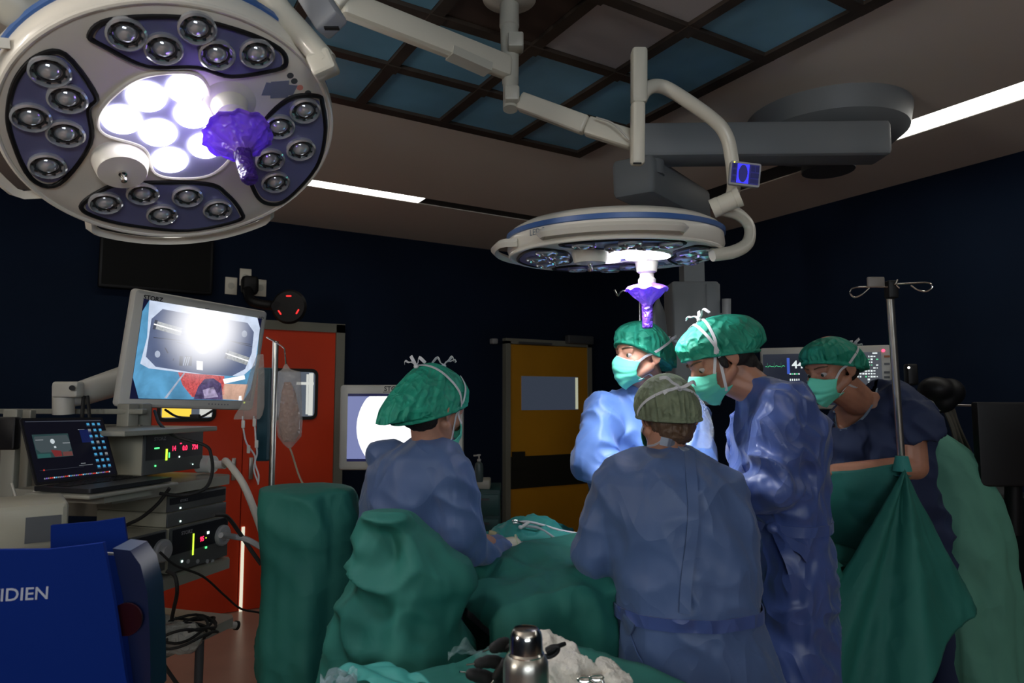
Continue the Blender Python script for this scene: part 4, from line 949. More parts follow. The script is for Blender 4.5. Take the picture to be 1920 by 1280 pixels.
while gx < fE(1475, 680)[0] - .012:
    for dx, dy in ((0, 0), (.006, .001), (.008, -.003), (.0095, .018), (.011, -.006), (.013, 0), (.02, .004), (.026, 0)): tr.append((gx + dx, y0 + dy))
    gx += .03
for i in range(len(tr) - 1):
    (ax, ay), (bx, by) = tr[i], tr[i + 1]
    s.prism([(ax, ay - .0012), (bx, by - .0012), (bx, by + .0012), (ax, ay + .0012)], .001, .0014, 1, fe)
u, v = fE(1476, 674); s.box((u + .004, v - .03, .0012), (.012, .075, .001), fe, 2)
u, v = fE(1485, 690); s.text('44', .05, fe @ T(u, v, .001), 3, .0003, bold=.0012)
for k in range(5): s.box((fE(1482 + 4 * k, 701)[0], fE(1482, 701)[1], .0012), (.007, .006, .001), fe, 1 if k % 2 else 3); s.box((fE(1482 + 4 * k, 712)[0], fE(1482, 712)[1], .0012), (.005, .010, .001), fe, 3)
rr_ = random.Random(3)
for j in range(10):
    for k in range(9):
        if rr_.random() < .62:
            x, y = 1603 + k * 5.2, 668 + j * 5.4
            if y < 700 and k < 4: continue
            u, v = fE(x, y); s.box((u, v, .0012), (.009 * rr_.uniform(.5, 1.1), .007 * rr_.uniform(.5, 1.2), .001), fe, 3 if rr_.random() < .85 else 1)
u, v = fE(1640, 657); s.box((u, v - .012, .0012), (.02, .006, .001), fe, 3)
s.build('screen_image', [sem('e_dark', (30, 34, 46)), em('e_green', (.1, .85, .35), .8), sem('e_blue', (60, 90, 190)), sem('e_white', (225, 235, 235)),], t)
for k, y in enumerate((668, 682, 698, 707, 716)):
    u, v = fE(1663, y); MB().box((u, v, .002), (.022, .010, .004), fe).build('side_button', mat('btn_orange', (.35, .10, .02), .5) if k == 0 else DGREY, t)
u, v = fE(1656, 657); MB().lathe([(.007, 0), (.007, .004), (0, .004)], 14, M=fe @ T(u, v, 0)).build('alarm_light', em('alarm_red', (1, .05, .15), 2), t)
q = P(1600, 770, 3.3); MB().box((q.x, q.y, .5), (.5, .4, .9), bev=.02).tube([(q.x, q.y, .9), (q.x, q.y, q.z)], .03, 16).build('stand', DGREY, t)

# drip stand right
q = P(1668, 545, 2.34); qb = P(1691, 872, 2.375)
t = thing('drip_stand', 'tall steel drip stand with looped hooks and black head, at the right before the anaesthetist', 'drip stand', (qb.x, qb.y, 0))
MB().tube([q, qb, V((qb.x + (qb.x - q.x) * 1.5, qb.y, .05))], .0165 * .75, 24).build('pole', STEEL, t)
MB().box((0, 0, 0), (.034, .06, .034), frame(P(1671, 543, 2.32), R, Z), bev=.005).build('hook_head', BLACK, t)
for pts in ([(1664, 538), (1625, 538), (1600, 540), (1594, 549), (1602, 557), (1616, 552), (1630, 540)], [(1676, 533), (1710, 531), (1740, 530), (1748, 538), (1738, 546), (1722, 544), (1708, 535)]):
    MB().tube(curve([P(x, y, 2.3) for x, y in pts], 40), .0028, 8).build('wire_hook', CHROME, t)
MB().box((0, 0, 0), (.058, .036, .012), frame(P(1642, 529, 2.32), R, Z), bev=.004).build('clip', mat('clip_grey', (.20, .18, .16), .5), t)
MB().tube(curve([P(1683, 524, 2.3), P(1680, 533, 2.3), P(1686, 540, 2.3)], 8), .003, 6).build('pin', CHROME, t)

t = thing('anaesthesia_machine', 'dark anaesthesia machine with hoses behind the pale green draped shape', 'medical device', P(1770, 1000, 3.1) - V((0, 0, P(1770, 1000, 3.1).z)))
q = P(1760, 1000, 3.15)
MB().box((q.x, q.y, .55), (.5, .45, 1.1), bev=.02).build('body', mat('machine_dark', (.04, .045, .05), .5), t)
MB().box((0, 0, 0), (.045, .09, .04), frame(P(1708, 702, 2.9), R, Z), bev=.008).build('sensor_box', BLACK, t)
MB().cyl(P(1704, 689, 2.86), P(1704, 689, 2.84), .005).build('white_light', em('led_w2', (1, .95, .85), 3), t)
vh = MB(); vh.ell(P(1755, 730, 2.9), (.07, .07, .055)).ell(P(1780, 735, 2.9), (.06, .06, .06)).ell(P(1765, 752, 2.9), (.05, .06, .05))
vox(vh, .008, 3).build('black_hood', BLACK, t)
MB().box((0, 0, 0), (.06, .05, .05), frame(P(1745, 760, 2.9), R, Z), bev=.006).box((0, 0, 0), (.07, .06, .05), frame(P(1750, 795, 2.9), R, Z), bev=.01).build('valve_block', UNIT, t)
for k in range(3): MB().tube(curve([P(1770 + 8 * k, 765, 2.9), P(1785 + 6 * k, 800, 2.88), P(1800 + 10 * k, 850, 2.85), P(1830 + 8 * k, 905, 2.85)], 20), .009, 8).build('hose', mat('hose_beige', (.10, .09, .07), .5), t)
MB().cyl(P(1790, 759, 3.0), P(1835, 760, 3.0), .006).build('rail', CHROME, t)
t = thing('display_screen', 'large black screen seen at the right edge of the view', 'monitor', P(1885, 900, 2.7))
MB().box((0, 0, 0), (.36, .33, .04), frame(P(1915, 832, 2.7), R, Z + R * .03), bev=.008).build('casing', BLACK, t)
MB().cyl(P(1900, 1000, 2.75), P(1900, 900, 2.75), .03).build('support', BLACK, t)
t = thing('vent_panel', 'grey tilted panel with dark slots at the lower right beside the pale green drape', 'panel', P(1870, 970, 2.6))
fv = frame(P(1895, 985, 3.0), R * .9 + Z * -.42, Z * .9 + R * .42)
MB().box((0, 0, 0), (.30, .30, .02), fv, bev=.006).build('plate', mat('vent_grey', (.09, .088, .085), .5), t)
for k in range(4): MB().box((-.0 + .01 * k, .07 - k * .036, .011), (.15 - .02 * k, .012, .002), fv).build('slot', BLACK, t)
q = P(1990, 1120, 2.75)
tag(MB().box((q.x, q.y, q.z / 2 + .2), (.2, .3, q.z + .4), RZ(0) if False else None, bev=.02).build('dark_cabinet', mat('dark_cab', (.008, .009, .012), .4)), 'dark cabinet cut by the lower right edge of the view', 'cabinet')

# ================================================================== PEOPLE
def headframe(c, f, up=Z, roll=0):
    f = V(f).normalized(); x = f.cross(V(up)).normalized(); z = x.cross(f)
    m = Matrix.Identity(4)
    for i, a in enumerate((x, f, z)):
        for j in range(3): m[j][i] = a[j]
    m.translation = V(c); return m @ Matrix.Rotation(roll, 4, 'Y')
def head_shapes(mb, H, neck_to):
    """skull, face, ears and neck in the head's frame (x right, y forward, z up)"""
    E_ = lambda c, r, M=None: mb.ell(c, r, H if M is None else H @ M)
    E_((0, -.014, .030), (.075, .094, .086)); E_((0, .030, -.020), (.062, .058, .080)); E_((0, .045, .035), (.060, .046, .045))
    for s in (-1, 1):
        E_((s * .042, .052, -.030), (.022, .026, .022)); mb.cap((s * .012, .083, .012), (s * .044, .070, .014), .0095, .010, H)       # cheekbone, brow
        mb.cap((s * .058, .0, -.055), (s * .030, .060, -.088), .018, .016, H)                                       # jaw line
        mb.cap((s * .016, .085, .0035), (s * .044, .073, .0025), .0062, .0060, H); mb.cap((s * .018, .083, -.021), (s * .042, .073, -.019), .0050, .005, H)   # eyelids
        e = T(s * .076, -.012, -.012) @ Matrix.Rotation(s * .35, 4, 'Z') @ Matrix.Rotation(-.2, 4, 'X')
        mb.ell((0, 0, 0), (.006, .015, .027), H @ e)
        mb.tube([(s * .004 + s * .003 * math.sin(a * .35), .0155 * math.cos(a * 2 * PI / 16) - .001, .029 * math.sin(a * 2 * PI / 16)) for a in range(16)], .0042, 8, M=H @ e, closed=True)
        mb.ell((0, .003, -.027), (.005, .008, .009), H @ e)
    mb.cap((0, .084, .004), (0, .110, -.036), .0085, .0125, H); E_((0, .098, -.040), (.018, .014, .010))                # nose
    E_((0, .080, -.066), (.024, .016, .014)); mb.cap((-.012, .078, -.098), (.012, .078, -.098), .018, .018, H)          # lips, chin
    mb.cap(H @ V((0, -.030, -.045)), V(neck_to), .047, .055); mb.cap(H @ V((0, .02, -.07)), V(neck_to), .045, .055)
def hand_shapes(mb, wrist, dirn, palm_n, L=.185, curl=.5, thumb_side=1):
    """palm, four unequal bent fingers and a thumb leaving the side of the palm"""
    y = V(dirn).normalized(); z = V(palm_n); z = (z - y * z.dot(y)).normalized(); x = y.cross(z)
    H = frame(wrist, x, y)
    k = L / .185
    for i in range(4):
        mb.cap((-.027 * k + i * .018 * k, .012 * k, 0), (-.030 * k + i * .020 * k, .088 * k, 0), .0125 * k, .0115 * k, H)
    for i, ln in enumerate((.068, .082, .088, .078) if thumb_side > 0 else (.078, .088, .082, .068)):
        p = V((-.031 + i * .0205, .092, 0)) * k; a = 0
        for j, fr_ in enumerate((.45, .30, .25)):
            a += curl * (.7 + .1 * i); q = p + V((0, math.cos(a), -math.sin(a))) * ln * fr_ * k
            mb.cap(p, q, (.0092 - .0008 * j) * k, (.0085 - .0008 * j) * k, H); p = q
    s = thumb_side; a = V((s * .034, .020, -.004)) * k; b = V((s * .058, .050, -.018)) * k; c = V((s * .052, .082, -.034)) * k
    mb.cap(a, b, .013 * k, .0105 * k, H); mb.cap(b, c, .0105 * k, .0085 * k, H)
def bouffant(H, hz_f, hz_b, puff=.25, ext=None, c=(0, -.012, .02), hem=(.082, .103), top=.105, seed=0, ny=34):
    """gathered cap: smooth dome that bulges over an elastic hem"""
    mb = MB(); nu = 150
    exts = ext or []
    def fn(u, t):
        a = u * 2 * PI; ca, sa = math.cos(a), math.sin(a)
        hz = (hz_f + hz_b) / 2 + (hz_f - hz_b) / 2 * sa
        tt = min(t / .9, 1.0); q = tt * PI / 2
        g = math.sin(q) ** .85; h = math.cos(q)
        bulge = 1 + puff * math.sin(min(tt, 1) * PI) ** 1.2 * (.6 + .4 * tt)
        r = g * bulge
        z = hz + (top - hz) * h
        if t > .9: k = (t - .9) / .1; r = 1.0 + .035 * math.sin(k * PI) + .02 * k; z = hz - .012 * k
        gather = tt ** 2 * .022 * (noise.noise(V((ca * 9, sa * 9, seed))) + .8 * noise.noise(V((ca * 22, sa * 22, seed + 4)))) + .020 * tt * (.4 - abs(noise.noise(V((ca * 3.6, sa * 3.6, tt * 3.4 + seed)))) * 1.8) * (1 - tt * .4)
        if t > .9: gather *= .6
        r += gather * 4.2 * (1 if t <= .93 else .7)
        p = V((c[0] + hem[0] * r * ca, c[1] + hem[1] * r * sa, z))
        for (dv, ax, w_, am) in exts:
            d_ = (p - V(c)).normalized().dot(V(dv).normalized()); p = p + V(ax) * am * math.exp(-(1 - d_) / w_) * (1 if t < .9 else .15)
        return tuple(p)
    mb.grid(fn, nu, ny, closeu=True); mb.f.append(tuple(range((ny - 1) * nu, ny * nu))[::1]); mb.m.append(0); mb.sm.append(True)
    mb.v = [tuple(H @ V(p)) for p in mb.v]; return mb
def mask_mb(H, puffy=1):
    mb = MB(); nu, nv = 41, 30
    def fn(u, t):
        a = (u - .5) * 2.05; z = -.022 - .116 * t
        bul = max(0, math.sin(min(1, .04 + t) * PI)) ** .7
        yb = .089 + .027 * bul - .02 * max(0, t - .85) * 5
        nose_ = .022 * math.exp(-(a / .26) ** 2) * math.exp(-((t - .16) / .26) ** 2)
        x = math.sin(a) * (.078 - .024 * t) * (1 + .05 * bul); y = yb - .088 * (1 - math.cos(a)) * (1 + .35 * t) + nose_
        pleat = .0024 * math.sin(t * PI * 7) * (1 - .4 * abs(u - .5) * 2) if .25 < t < .85 else 0
        z += -.012 * abs(a) * (1 - t) + .040 * abs(a) * t * t + .012 * math.exp(-(a / .3) ** 2) * (1 - t)
        return (x, y + pleat, z + .003 * noise.noise(V((u * 6, t * 6, 1))))
    mb.grid(fn, nu, nv, M=H); return mb
class Proj:
    """projects onto the outer surface of the head, cap and mask"""
    def __init__(s, parts, c):
        vs, fs = [], []
        for p in parts: o = len(vs); vs += [V(q) for q in p.v]; fs += [tuple(i + o for i in f) for f in p.f]
        s.t = BVHTree.FromPolygons(vs, fs); s.c = V(c)
    def __call__(s, p, off=.003):
        d = (V(p) - s.c).normalized(); h = s.t.ray_cast(s.c + d * .19, -d)
        return (h[0] + d * off, d) if h[0] is not None else (V(p), d)
def tie(H, pr_, a, b, n=16, wd=.009, mid=None):
    pts, ns = [], []
    a, b = V(a), V(b)
    for i in range(n + 1):
        t = i / n; q = a.lerp(b, t) if mid is None else (a.lerp(V(mid), t * 2) if t < .5 else V(mid).lerp(b, t * 2 - 1))
        p, d = pr_(H @ q, .0035); pts.append(p); ns.append(d)
    if mid is not None:      # smooth
        for _ in range(3): pts = [pts[0]] + [(pts[i - 1] + pts[i] * 2 + pts[i + 1]) / 4 for i in range(1, n)] + [pts[-1]]
    mb = MB(); ribbon(mb, pts, ns, wd, .0009); return mb
def bow(H, pr_, at, size=.05, seed=1):
    p, d = pr_(H @ V(at), .006); mb = MB(); x = d.cross(Z).normalized() if abs(d.z) < .95 else R; y = x.cross(d)
    mb.ell((0, 0, 0), (.008, .008, .007), frame(p, x, y))
    r_ = random.Random(seed)
    for k in range(3):
        a = (-.3, .5, 2.9)[k] + r_.uniform(-.2, .2); L_ = size * r_.uniform(.8, 1.4); dd = x * math.cos(a) + y * math.sin(a)
        pts = [p + dd * L_ * t + d * (.022 * math.sin(t * PI * .8) + .005 * math.sin(9 * t + k)) for t in [i / 8 for i in range(9)]]
        ribbon(mb, pts, [d + y * .4 * math.sin(k + i * .5) for i in range(9)], .010, .001)
    return mb
def eyes(H, t, look=(0, 0), iris=(.05, .07, .05)):
    for s in (-1, 1):
        c = V((s * .0305, .0722, -.009)); e = MB().ell(tuple(c), (.0125, .0125, .0125), H); o = e.build('eye', mat('eye_white', (.42, .38, .36), .2), t)
        d = V((look[0], 1, look[1])).normalized(); fr = H @ frame(c + d * .0112, V((1, 0, 0)), V((0, 0, 1))) 
        fr = H @ frame(c + d * .0108, d.cross(Z), Z - d * d.z)
        MB().lathe([(.0070, -.0008), (.0058, .0014), (0, .0022)], 18, M=fr if (fr.col[2].to_3d().dot((H.to_3x3() @ d)) > 0) else fr @ Matrix.Rotation(PI, 4, 'X')).lathe([(.0026, .0005), (.0024, .0026), (0, .0028)], 14, 1, fr if (fr.col[2].to_3d().dot((H.to_3x3() @ d)) > 0) else fr @ Matrix.Rotation(PI, 4, 'X')).build('iris', [mat('iris', iris, .2), BLACK], o)
        br = MB()
        for i in range(7):
            a_ = i / 6; x0 = s * (.014 + .034 * a_); br.cap((x0, .094 - .016 * a_ ** 1.6, .017 + .004 * math.sin(a_ * 2.6)), (x0 + s * .006, .0925 - .016 * (a_ + .15) ** 1.6, .0172 + .004 * math.sin((a_ + .15) * 2.6)), .0026, .0022, H)
        br.build('eyebrow', HAIRB, t)
def body_base(mb, neck, hipc, xdir, legs=True, sw=.13):
    """slim torso and legs under the clothes"""
    neck, hipc, xd = V(neck), V(hipc), V(xdir).normalized()
    mb.cap(neck, neck.lerp(hipc, .35), .052, .065); mb.cap(neck.lerp(hipc, .35), hipc, .065, .07)
    for s in (-1, 1):
        mb.cap(neck - Z * .08, neck - Z * .12 + xd * s * sw * .7, .045, .035)
        hp = hipc + xd * s * .07; kn = V((hp.x, hp.y, .50)) + xd * s * .01; an = V((hp.x, hp.y, .09)) + xd * s * .01
        fw = Z.cross(xd); mb.cap(hp, kn, .060, .046); mb.cap(kn, an, .050, .035); mb.cap(an - Z * .04, an - Z * .055 - V((fw.x, fw.y, 0)) * -.12, .036, .03)
def person(label, loc):
    return thing('person', label, 'person', (loc[0], loc[1], 0))
def ring(px, py, d, rx, ry, xd=None, tilt=0):
    xd = (R if xd is None else V(xd)).normalized(); yd = Z.cross(xd).normalized()
    return (P(px, py, d), xd * rx, yd * ry + Z * tilt)
def arm_caps(mb, pts, rad):
    for i in range(len(pts) - 1): mb.cap(pts[i], pts[i + 1], rad[i], rad[i + 1])
def down(rings, zend, grow=1.15, dx=V((0, 0, 0))):
    c, a, b = rings[-1]; c2 = V((c.x, c.y, zend)) + dx; cm_ = c.lerp(c2, .5); g2 = (1 + grow) / 2
    return rings + [(cm_, a * g2, b * g2), (c2, a * grow, b * grow)]
def gownify(mb, seed, vs=.009, amp=(.02, .008), sz=2.0, hemz=None):
    g = vox(mb, .0075, 4); displace(g, creases(seed, 4.6, sz, amp[0] * 1.35, amp[1] * 1.9)); return g
def belt(mb, rr, zoff, h=.028, out=.012, seg=60, k0=0, k1=1, tilt=0):
    c, a, b = rr; pts, ns = [], []
    for i in range(seg + 1):
        q = 2 * PI * (k0 + (k1 - k0) * i / seg); d = (V(a) * math.cos(q) + V(b) * math.sin(q)); n_ = d.normalized(); pts.append(V(c) + d + n_ * out + Z * (zoff + .006 * math.sin(5 * q) + tilt * math.cos(q))); ns.append(n_)
    ribbon(mb, pts, ns, h, .0016)
def surfring(gown, c, xd, yd, z, seg=60, out=.004):
    """a closed outline on the gown surface at height z"""
    t = BVHTree.FromPolygons([V(p) for p in gown.v], gown.f); pts, ns = [], []
    for i in range(seg + 1):
        q = 2 * PI * i / seg; d = (V(xd).normalized() * math.cos(q) + V(yd).normalized() * math.sin(q)); d.z = 0; d.normalize()
        o = V((c[0], c[1], z)) ; h = t.ray_cast(o + d * 1.2, -d, 1.2)
        if h[0] is None: continue
        pts.append(h[0] + d * out); ns.append(d)
    for _ in range(2):
        pts = [pts[0]] + [(pts[i - 1] + pts[i] * 2 + pts[i + 1]) / 4 + ns[i] * .001 for i in range(1, len(pts) - 1)] + [pts[-1]]
    return pts, ns

# ---- front surgeon seen from behind (olive cap)
t = person('person in a blue gown and olive-grey cap, back to the viewer, bending over the table', P(1280, 1100, 1.9))
hc = P(1249, 776, 2.03); H = headframe(hc, Fh * .93 - Z * .44 - R * .10)
neck = P(1248, 838, 1.97)
mb = MB(); head_shapes(mb, H, neck)
hip = P(1300, 1240, 1.88); body_base(mb, neck, hip, R)
LS, LE, LW = P(1166, 918, 1.93), P(1119, 1034, 1.95), P(1165, 1010, 2.24)
RS, RE, RW = P(1338, 925, 1.93), P(1350, 1040, 1.93), P(1285, 990, 2.26)
arm_caps(mb, [LS, LE, LW], [.032, .030, .026]); arm_caps(mb, [RS, RE, RW], [.032, .030, .026])
body = vox(mb, .0042, 5); body.build('body', SKIN2, t)
rings = [ring(1247, 832, 1.985, .070, .062), ring(1247, 846, 1.975, .115, .085), ring(1244, 866, 1.96, .165, .11), ring(1250, 900, 1.94, .205, .135), ring(1266, 960, 1.92, .225, .15), ring(1282, 1050, 1.90, .208, .155), ring(1292, 1160, 1.88, .200, .16), ring(1310, 1280, 1.87, .225, .175)]
g_ = MB(); g_.loft(down(rings, .34, 1.15), 40)
arm_caps(g_, [LS, LS.lerp(LE, .5), LE, LE.lerp(LW, .5), LW], [.082, .074, .074, .062, .042]); arm_caps(g_, [RS, RS.lerp(RE, .5), RE, RE.lerp(RW, .5), RW], [.095, .098, .092, .07, .042])
gown = gownify(g_, 3, .009, (.022, .006), .9); go = gown.build('surgical_gown', GOWN, t, sharp=180)
for wv_, sgn in ((LW, 1), (RW, -1)):
    hm = MB(); hand_shapes(hm, wv_, (F * .8 - Z * .2 + R * .3 * sgn), Z, curl=.35, thumb_side=sgn); hm.cap(wv_ - F * .05, wv_ + F * .02, .032, .03); vox(hm, .003, 3).build('surgical_glove', GLOVE, t)
cap = bouffant(H, .050, -.070, .13, hem=(.088, .109), top=.118, seed=2, ext=[((0, -1, -.1), (0, -1, -.2), .25, .018)]); cap.build('surgical_cap', CAPO, t, sharp=80)
hr = MB(); hr.ell((0, -.045, -.055), (.064, .055, .045), H); hr.ell((0, -.05, -.085), (.05, .04, .03), H); displace(vox(hr, .004, 3), creases(8, 30, 8, .005, .004)).build('hair', HAIRB, t)
mk = mask_mb(H); mk.build('face_mask', MASKG, t, thick=.0015)
pj = Proj([body, cap, mk], hc)
tt_ = MB()
for s_ in (-1, 1):
    for q in (tie(H, pj, (s_ * .064, .060, -.034), (0, -.12, .014), 24, mid=(s_ * .08, -.03, .004)), tie(H, pj, (s_ * .052, .055, -.115), (0, -.09, -.085), 24, mid=(s_ * .07, -.01, -.095))): tt_.add(q.v, q.f)
q = bow(H, pj, (.0, -.12, .012), .055, 3); tt_.add(q.v, q.f); tt_.build('mask_tie', TIE, t)
# collar tab, back seam fold, belt
pts, ns = surfring(gown, P(1290, 1165, 1.88), R, Fh, P(1290, 1168, 1.75).z); b_ = MB(); ribbon(b_, pts, ns, .032, .002); b_.build('waist_belt', GOWN3, t)
tr_ = BVHTree.FromPolygons([V(p) for p in gown.v], gown.f)
def on_gown(tr, px, py, off=.004):
    d = ray(px, py).normalized(); h = tr.ray_cast(C0, d)
    return (h[0] - d * off, (h[1] if h[1].dot(d) < 0 else -h[1])) if h[0] is not None else (P(px, py, 1.8), -d)
def strap_on(tr, pix, wd, m, name, parent, off=.005, n=26, th=.002):
    c_ = curve([V((x, y, 0)) for x, y in pix], n); L_ = [on_gown(tr, p.x, p.y, off) for p in c_]
    pts = [a for a, b in L_]
    for _ in range(4): pts = [pts[0]] + [(pts[i - 1] + pts[i] * 2 + pts[i + 1]) / 4 for i in range(1, len(pts) - 1)] + [pts[-1]]
    b = MB(); ribbon(b, pts, [n_ for a, n_ in L_], wd, th); return b.build(name, m, parent)
strap_on(tr_, [(1292, 845), (1297, 900), (1300, 960), (1296, 1020), (1288, 1075), (1284, 1150)], .028, GOWN, 'back_flap', t, .006)
strap_on(tr_, [(1238, 826), (1262, 832), (1290, 845)], .022, mat('collar_pale', (.28, .33, .42), .6), 'collar_tab', t, .006)
strap_on(tr_, [(1180, 1160), (1172, 1185), (1180, 1215), (1196, 1250)], .045, GOWN, 'belt_tail', t, .012)

# ---- assistant at the left (green cap, facing away to the right)
fS0 = (R * .62 + Fh * .78).normalized(); xS0 = fS0.cross(Z)
t = person('leftmost person, in a blue gown and large green cap, facing away', P(790, 1000, 2.1))
hc = P(815, 762, 2.08); H = headframe(hc, fS0 - Z * .30)
neck = P(806, 828, 2.08)
mb = MB(); head_shapes(mb, H, neck); body_base(mb, neck, P(770, 1150, 2.15), xS0)
RS, RE, RW = P(846, 895, 2.03), P(868, 1000, 2.02), P(940, 1030, 2.25)
LS, LE, LW = P(735, 880, 2.25), P(760, 1000, 2.4), P(890, 1020, 2.5)
arm_caps(mb, [RS, RE, RW], [.032, .030, .026]); arm_caps(mb, [LS, LE, LW], [.032, .030, .026])
body = vox(mb, .0042, 5); body.build('body', SKIN, t)
rings = [ring(808, 820, 2.09, .062, .058, xS0), ring(802, 833, 2.09, .095, .075, xS0), ring(790, 856, 2.10, .145, .11, xS0), ring(782, 890, 2.12, .175, .14, xS0), ring(775, 950, 2.13, .175, .155, xS0), ring(768, 1020, 2.14, .17, .16, xS0), ring(765, 1120, 2.15, .175, .165, xS0), ring(760, 1250, 2.16, .19, .17, xS0)]
g_ = MB(); g_.loft(down(rings, .34, 1.15), 40)
g_.cap(P(716, 852, 2.14), P(745, 848, 2.12), .045, .05)
arm_caps(g_, [RS, RS.lerp(RE, .5), RE, P(880, 1030, 2.06)], [.078, .076, .070, .06]); arm_caps(g_, [P(880, 1030, 2.06), P(915, 1040, 2.15), P(940, 1034, 2.22)], [.062, .054, .043])
arm_caps(g_, [LS, LE, LW], [.075, .07, .045])
gown = gownify(g_, 11, .009, (.024, .008), 1.3); gown.build('surgical_gown', GOWN, t, sharp=180)
gl = MB(); hand_shapes(gl, P(952, 1026, 2.26), (R * .9 + F * .1), Z, curl=.45, thumb_side=-1); gl.cap(P(938, 1027, 2.25), P(962, 1023, 2.27), .030, .031)
vox(gl, .003, 3).build('surgical_glove', GLOVE, t)
gl = MB(); hand_shapes(gl, LW, (R * .8 + F * .3), Z, curl=.45, thumb_side=1); gl.cap(LW - R * .02, LW + R * .02, .03, .03); vox(gl, .003, 3).build('surgical_glove', GLOVE, t)
cuf = MB(); cuf.tube([P(925, 1036, 2.2), P(948, 1030, 2.26)], [.048, .036], 20); cuf.tube([P(971, 1022, 2.28), P(974, 1021, 2.28)], [.037, .037], 20, m=1); displace
cuf.build('cuff', [mat('cuff_blue', (.05, .10, .52), .5, bump=.4, bscale=12, kind='crease'), mat('cuff_ring', (.6, .62, .40), .5)], t)
cap = bouffant(H, .052, -.080, .10, hem=(.088, .111), top=.122, seed=5, ext=[((0, -1, -.55), (0, -1, -.60), .22, .070), ((0, -.8, .5), (0, -.5, .7), .4, .018)]); cap.build('surgical_cap', CAPG, t, sharp=80)
hr = MB(); hr.ell((0, -.05, -.05), (.062, .05, .04), H); displace(vox(hr, .004, 3), creases(8, 30, 8, .004, .004)).build('hair', HAIRD, t)
mk = mask_mb(H); mk.build('face_mask', MASKG, t, thick=.0015); eyes(H, t)
pj = Proj([body, cap, mk], hc); tt_ = MB()
for s_ in (-1, 1):
    for q in (tie(H, pj, (s_ * .064, .060, -.034), (0, -.085, .085), 26, mid=(s_ * .085, -.01, .055)), tie(H, pj, (s_ * .052, .055, -.115), (s_ * .06, .03, .115), 22, mid=(s_ * .085, .03, .02))): tt_.add(q.v, q.f)
for at in ((0, -.095, .08), (0, .0, .14)):
    q = bow(H, pj, at, .028, 5); tt_.add(q.v, q.f)
tt_.build('mask_tie', TIE, t)

# ---- tall surgeon facing the camera, looking left
fS2 = (-R * .88 - Fh * .46).normalized()
t = person('tall person in a blue gown and green cap facing the viewer, looking to the left', P(1215, 1000, 2.7))
hc = P(1200, 662, 2.62); H = headframe(hc, fS2 - Z * .04)
neck = P(1222, 728, 2.66)
mb = MB(); head_shapes(mb, H, neck); body_base(mb, neck, P(1210, 1050, 2.72), R)
LS, LE, LW = P(1137, 775, 2.62), P(1113, 868, 2.52), P(1195, 912, 2.36)
RS, RE, RW = P(1298, 780, 2.64), P(1310, 875, 2.54), P(1240, 925, 2.38)
arm_caps(mb, [LS, LE, LW], [.032, .030, .026]); arm_caps(mb, [RS, RE, RW], [.032, .030, .026])
body = vox(mb, .0042, 5); body.build('body', SKIN, t)
rings = [ring(1220, 712, 2.67, .068, .062), ring(1220, 722, 2.67, .10, .08), ring(1218, 737, 2.68, .165, .10), ring(1217, 765, 2.68, .205, .12), ring(1212, 830, 2.68, .205, .135), ring(1205, 920, 2.70, .205, .14), ring(1200, 1020, 2.70, .215, .15), ring(1200, 1100, 2.7, .22, .16)]
g_ = MB(); g_.loft(down(rings, .34, 1.15), 40)
arm_caps(g_, [LS, LS.lerp(LE, .5), LE, LE.lerp(LW, .5), LW], [.078, .076, .080, .064, .042]); arm_caps(g_, [RS, RS.lerp(RE, .5), RE, RE.lerp(RW, .5), RW], [.078, .076, .08, .064, .042])
gown = gownify(g_, 17, .009, (.03, .014), 2.0); gown.build('surgical_gown', GOWN2, t, sharp=180)
for wv_, sgn in ((LW, 1), (RW, -1)):
    hm = MB(); hand_shapes(hm, wv_, (-F * .7 - Z * .3 + R * .35 * sgn), Z, curl=.35, thumb_side=-sgn); hm.cap(wv_ + F * .04, wv_ - F * .02, .031, .029); vox(hm, .003, 3).build('surgical_glove', GLOVE, t)
cap = bouffant(H, .050, -.060, .12, hem=(.088, .111), top=.126, seed=9, ext=[((0, -1, -.2), (0, -1, -.35), .30, .035)]); cap.build('surgical_cap', CAPG, t, sharp=80)
mk = mask_mb(H); mk.build('face_mask', MASKG, t, thick=.0015); eyes(H, t, (.1, .05), (.12, .20, .18))
pj = Proj([body, cap, mk], hc); tt_ = MB()
for s_ in (-1, 1):
    for q in (tie(H, pj, (s_ * .064, .060, -.034), (0, -.11, .045), 24, mid=(s_ * .085, -.03, .015)), tie(H, pj, (s_ * .052, .055, -.115), (0, -.085, -.085), 24, mid=(s_ * .06, -.0, -.105))): tt_.add(q.v, q.f)
for at in ((0, -.12, .04), (0, -.09, -.085)):
    q = bow(H, pj, at, .03, 8); tt_.add(q.v, q.f)
ed = MB(); ribbon(ed, [mk.v[i * 1] for i in range(0, 41, 4)], [F * -1] * 11, .006, .001); tt_.add(ed.v, ed.f)
tt_.build('mask_tie', TIE, t)

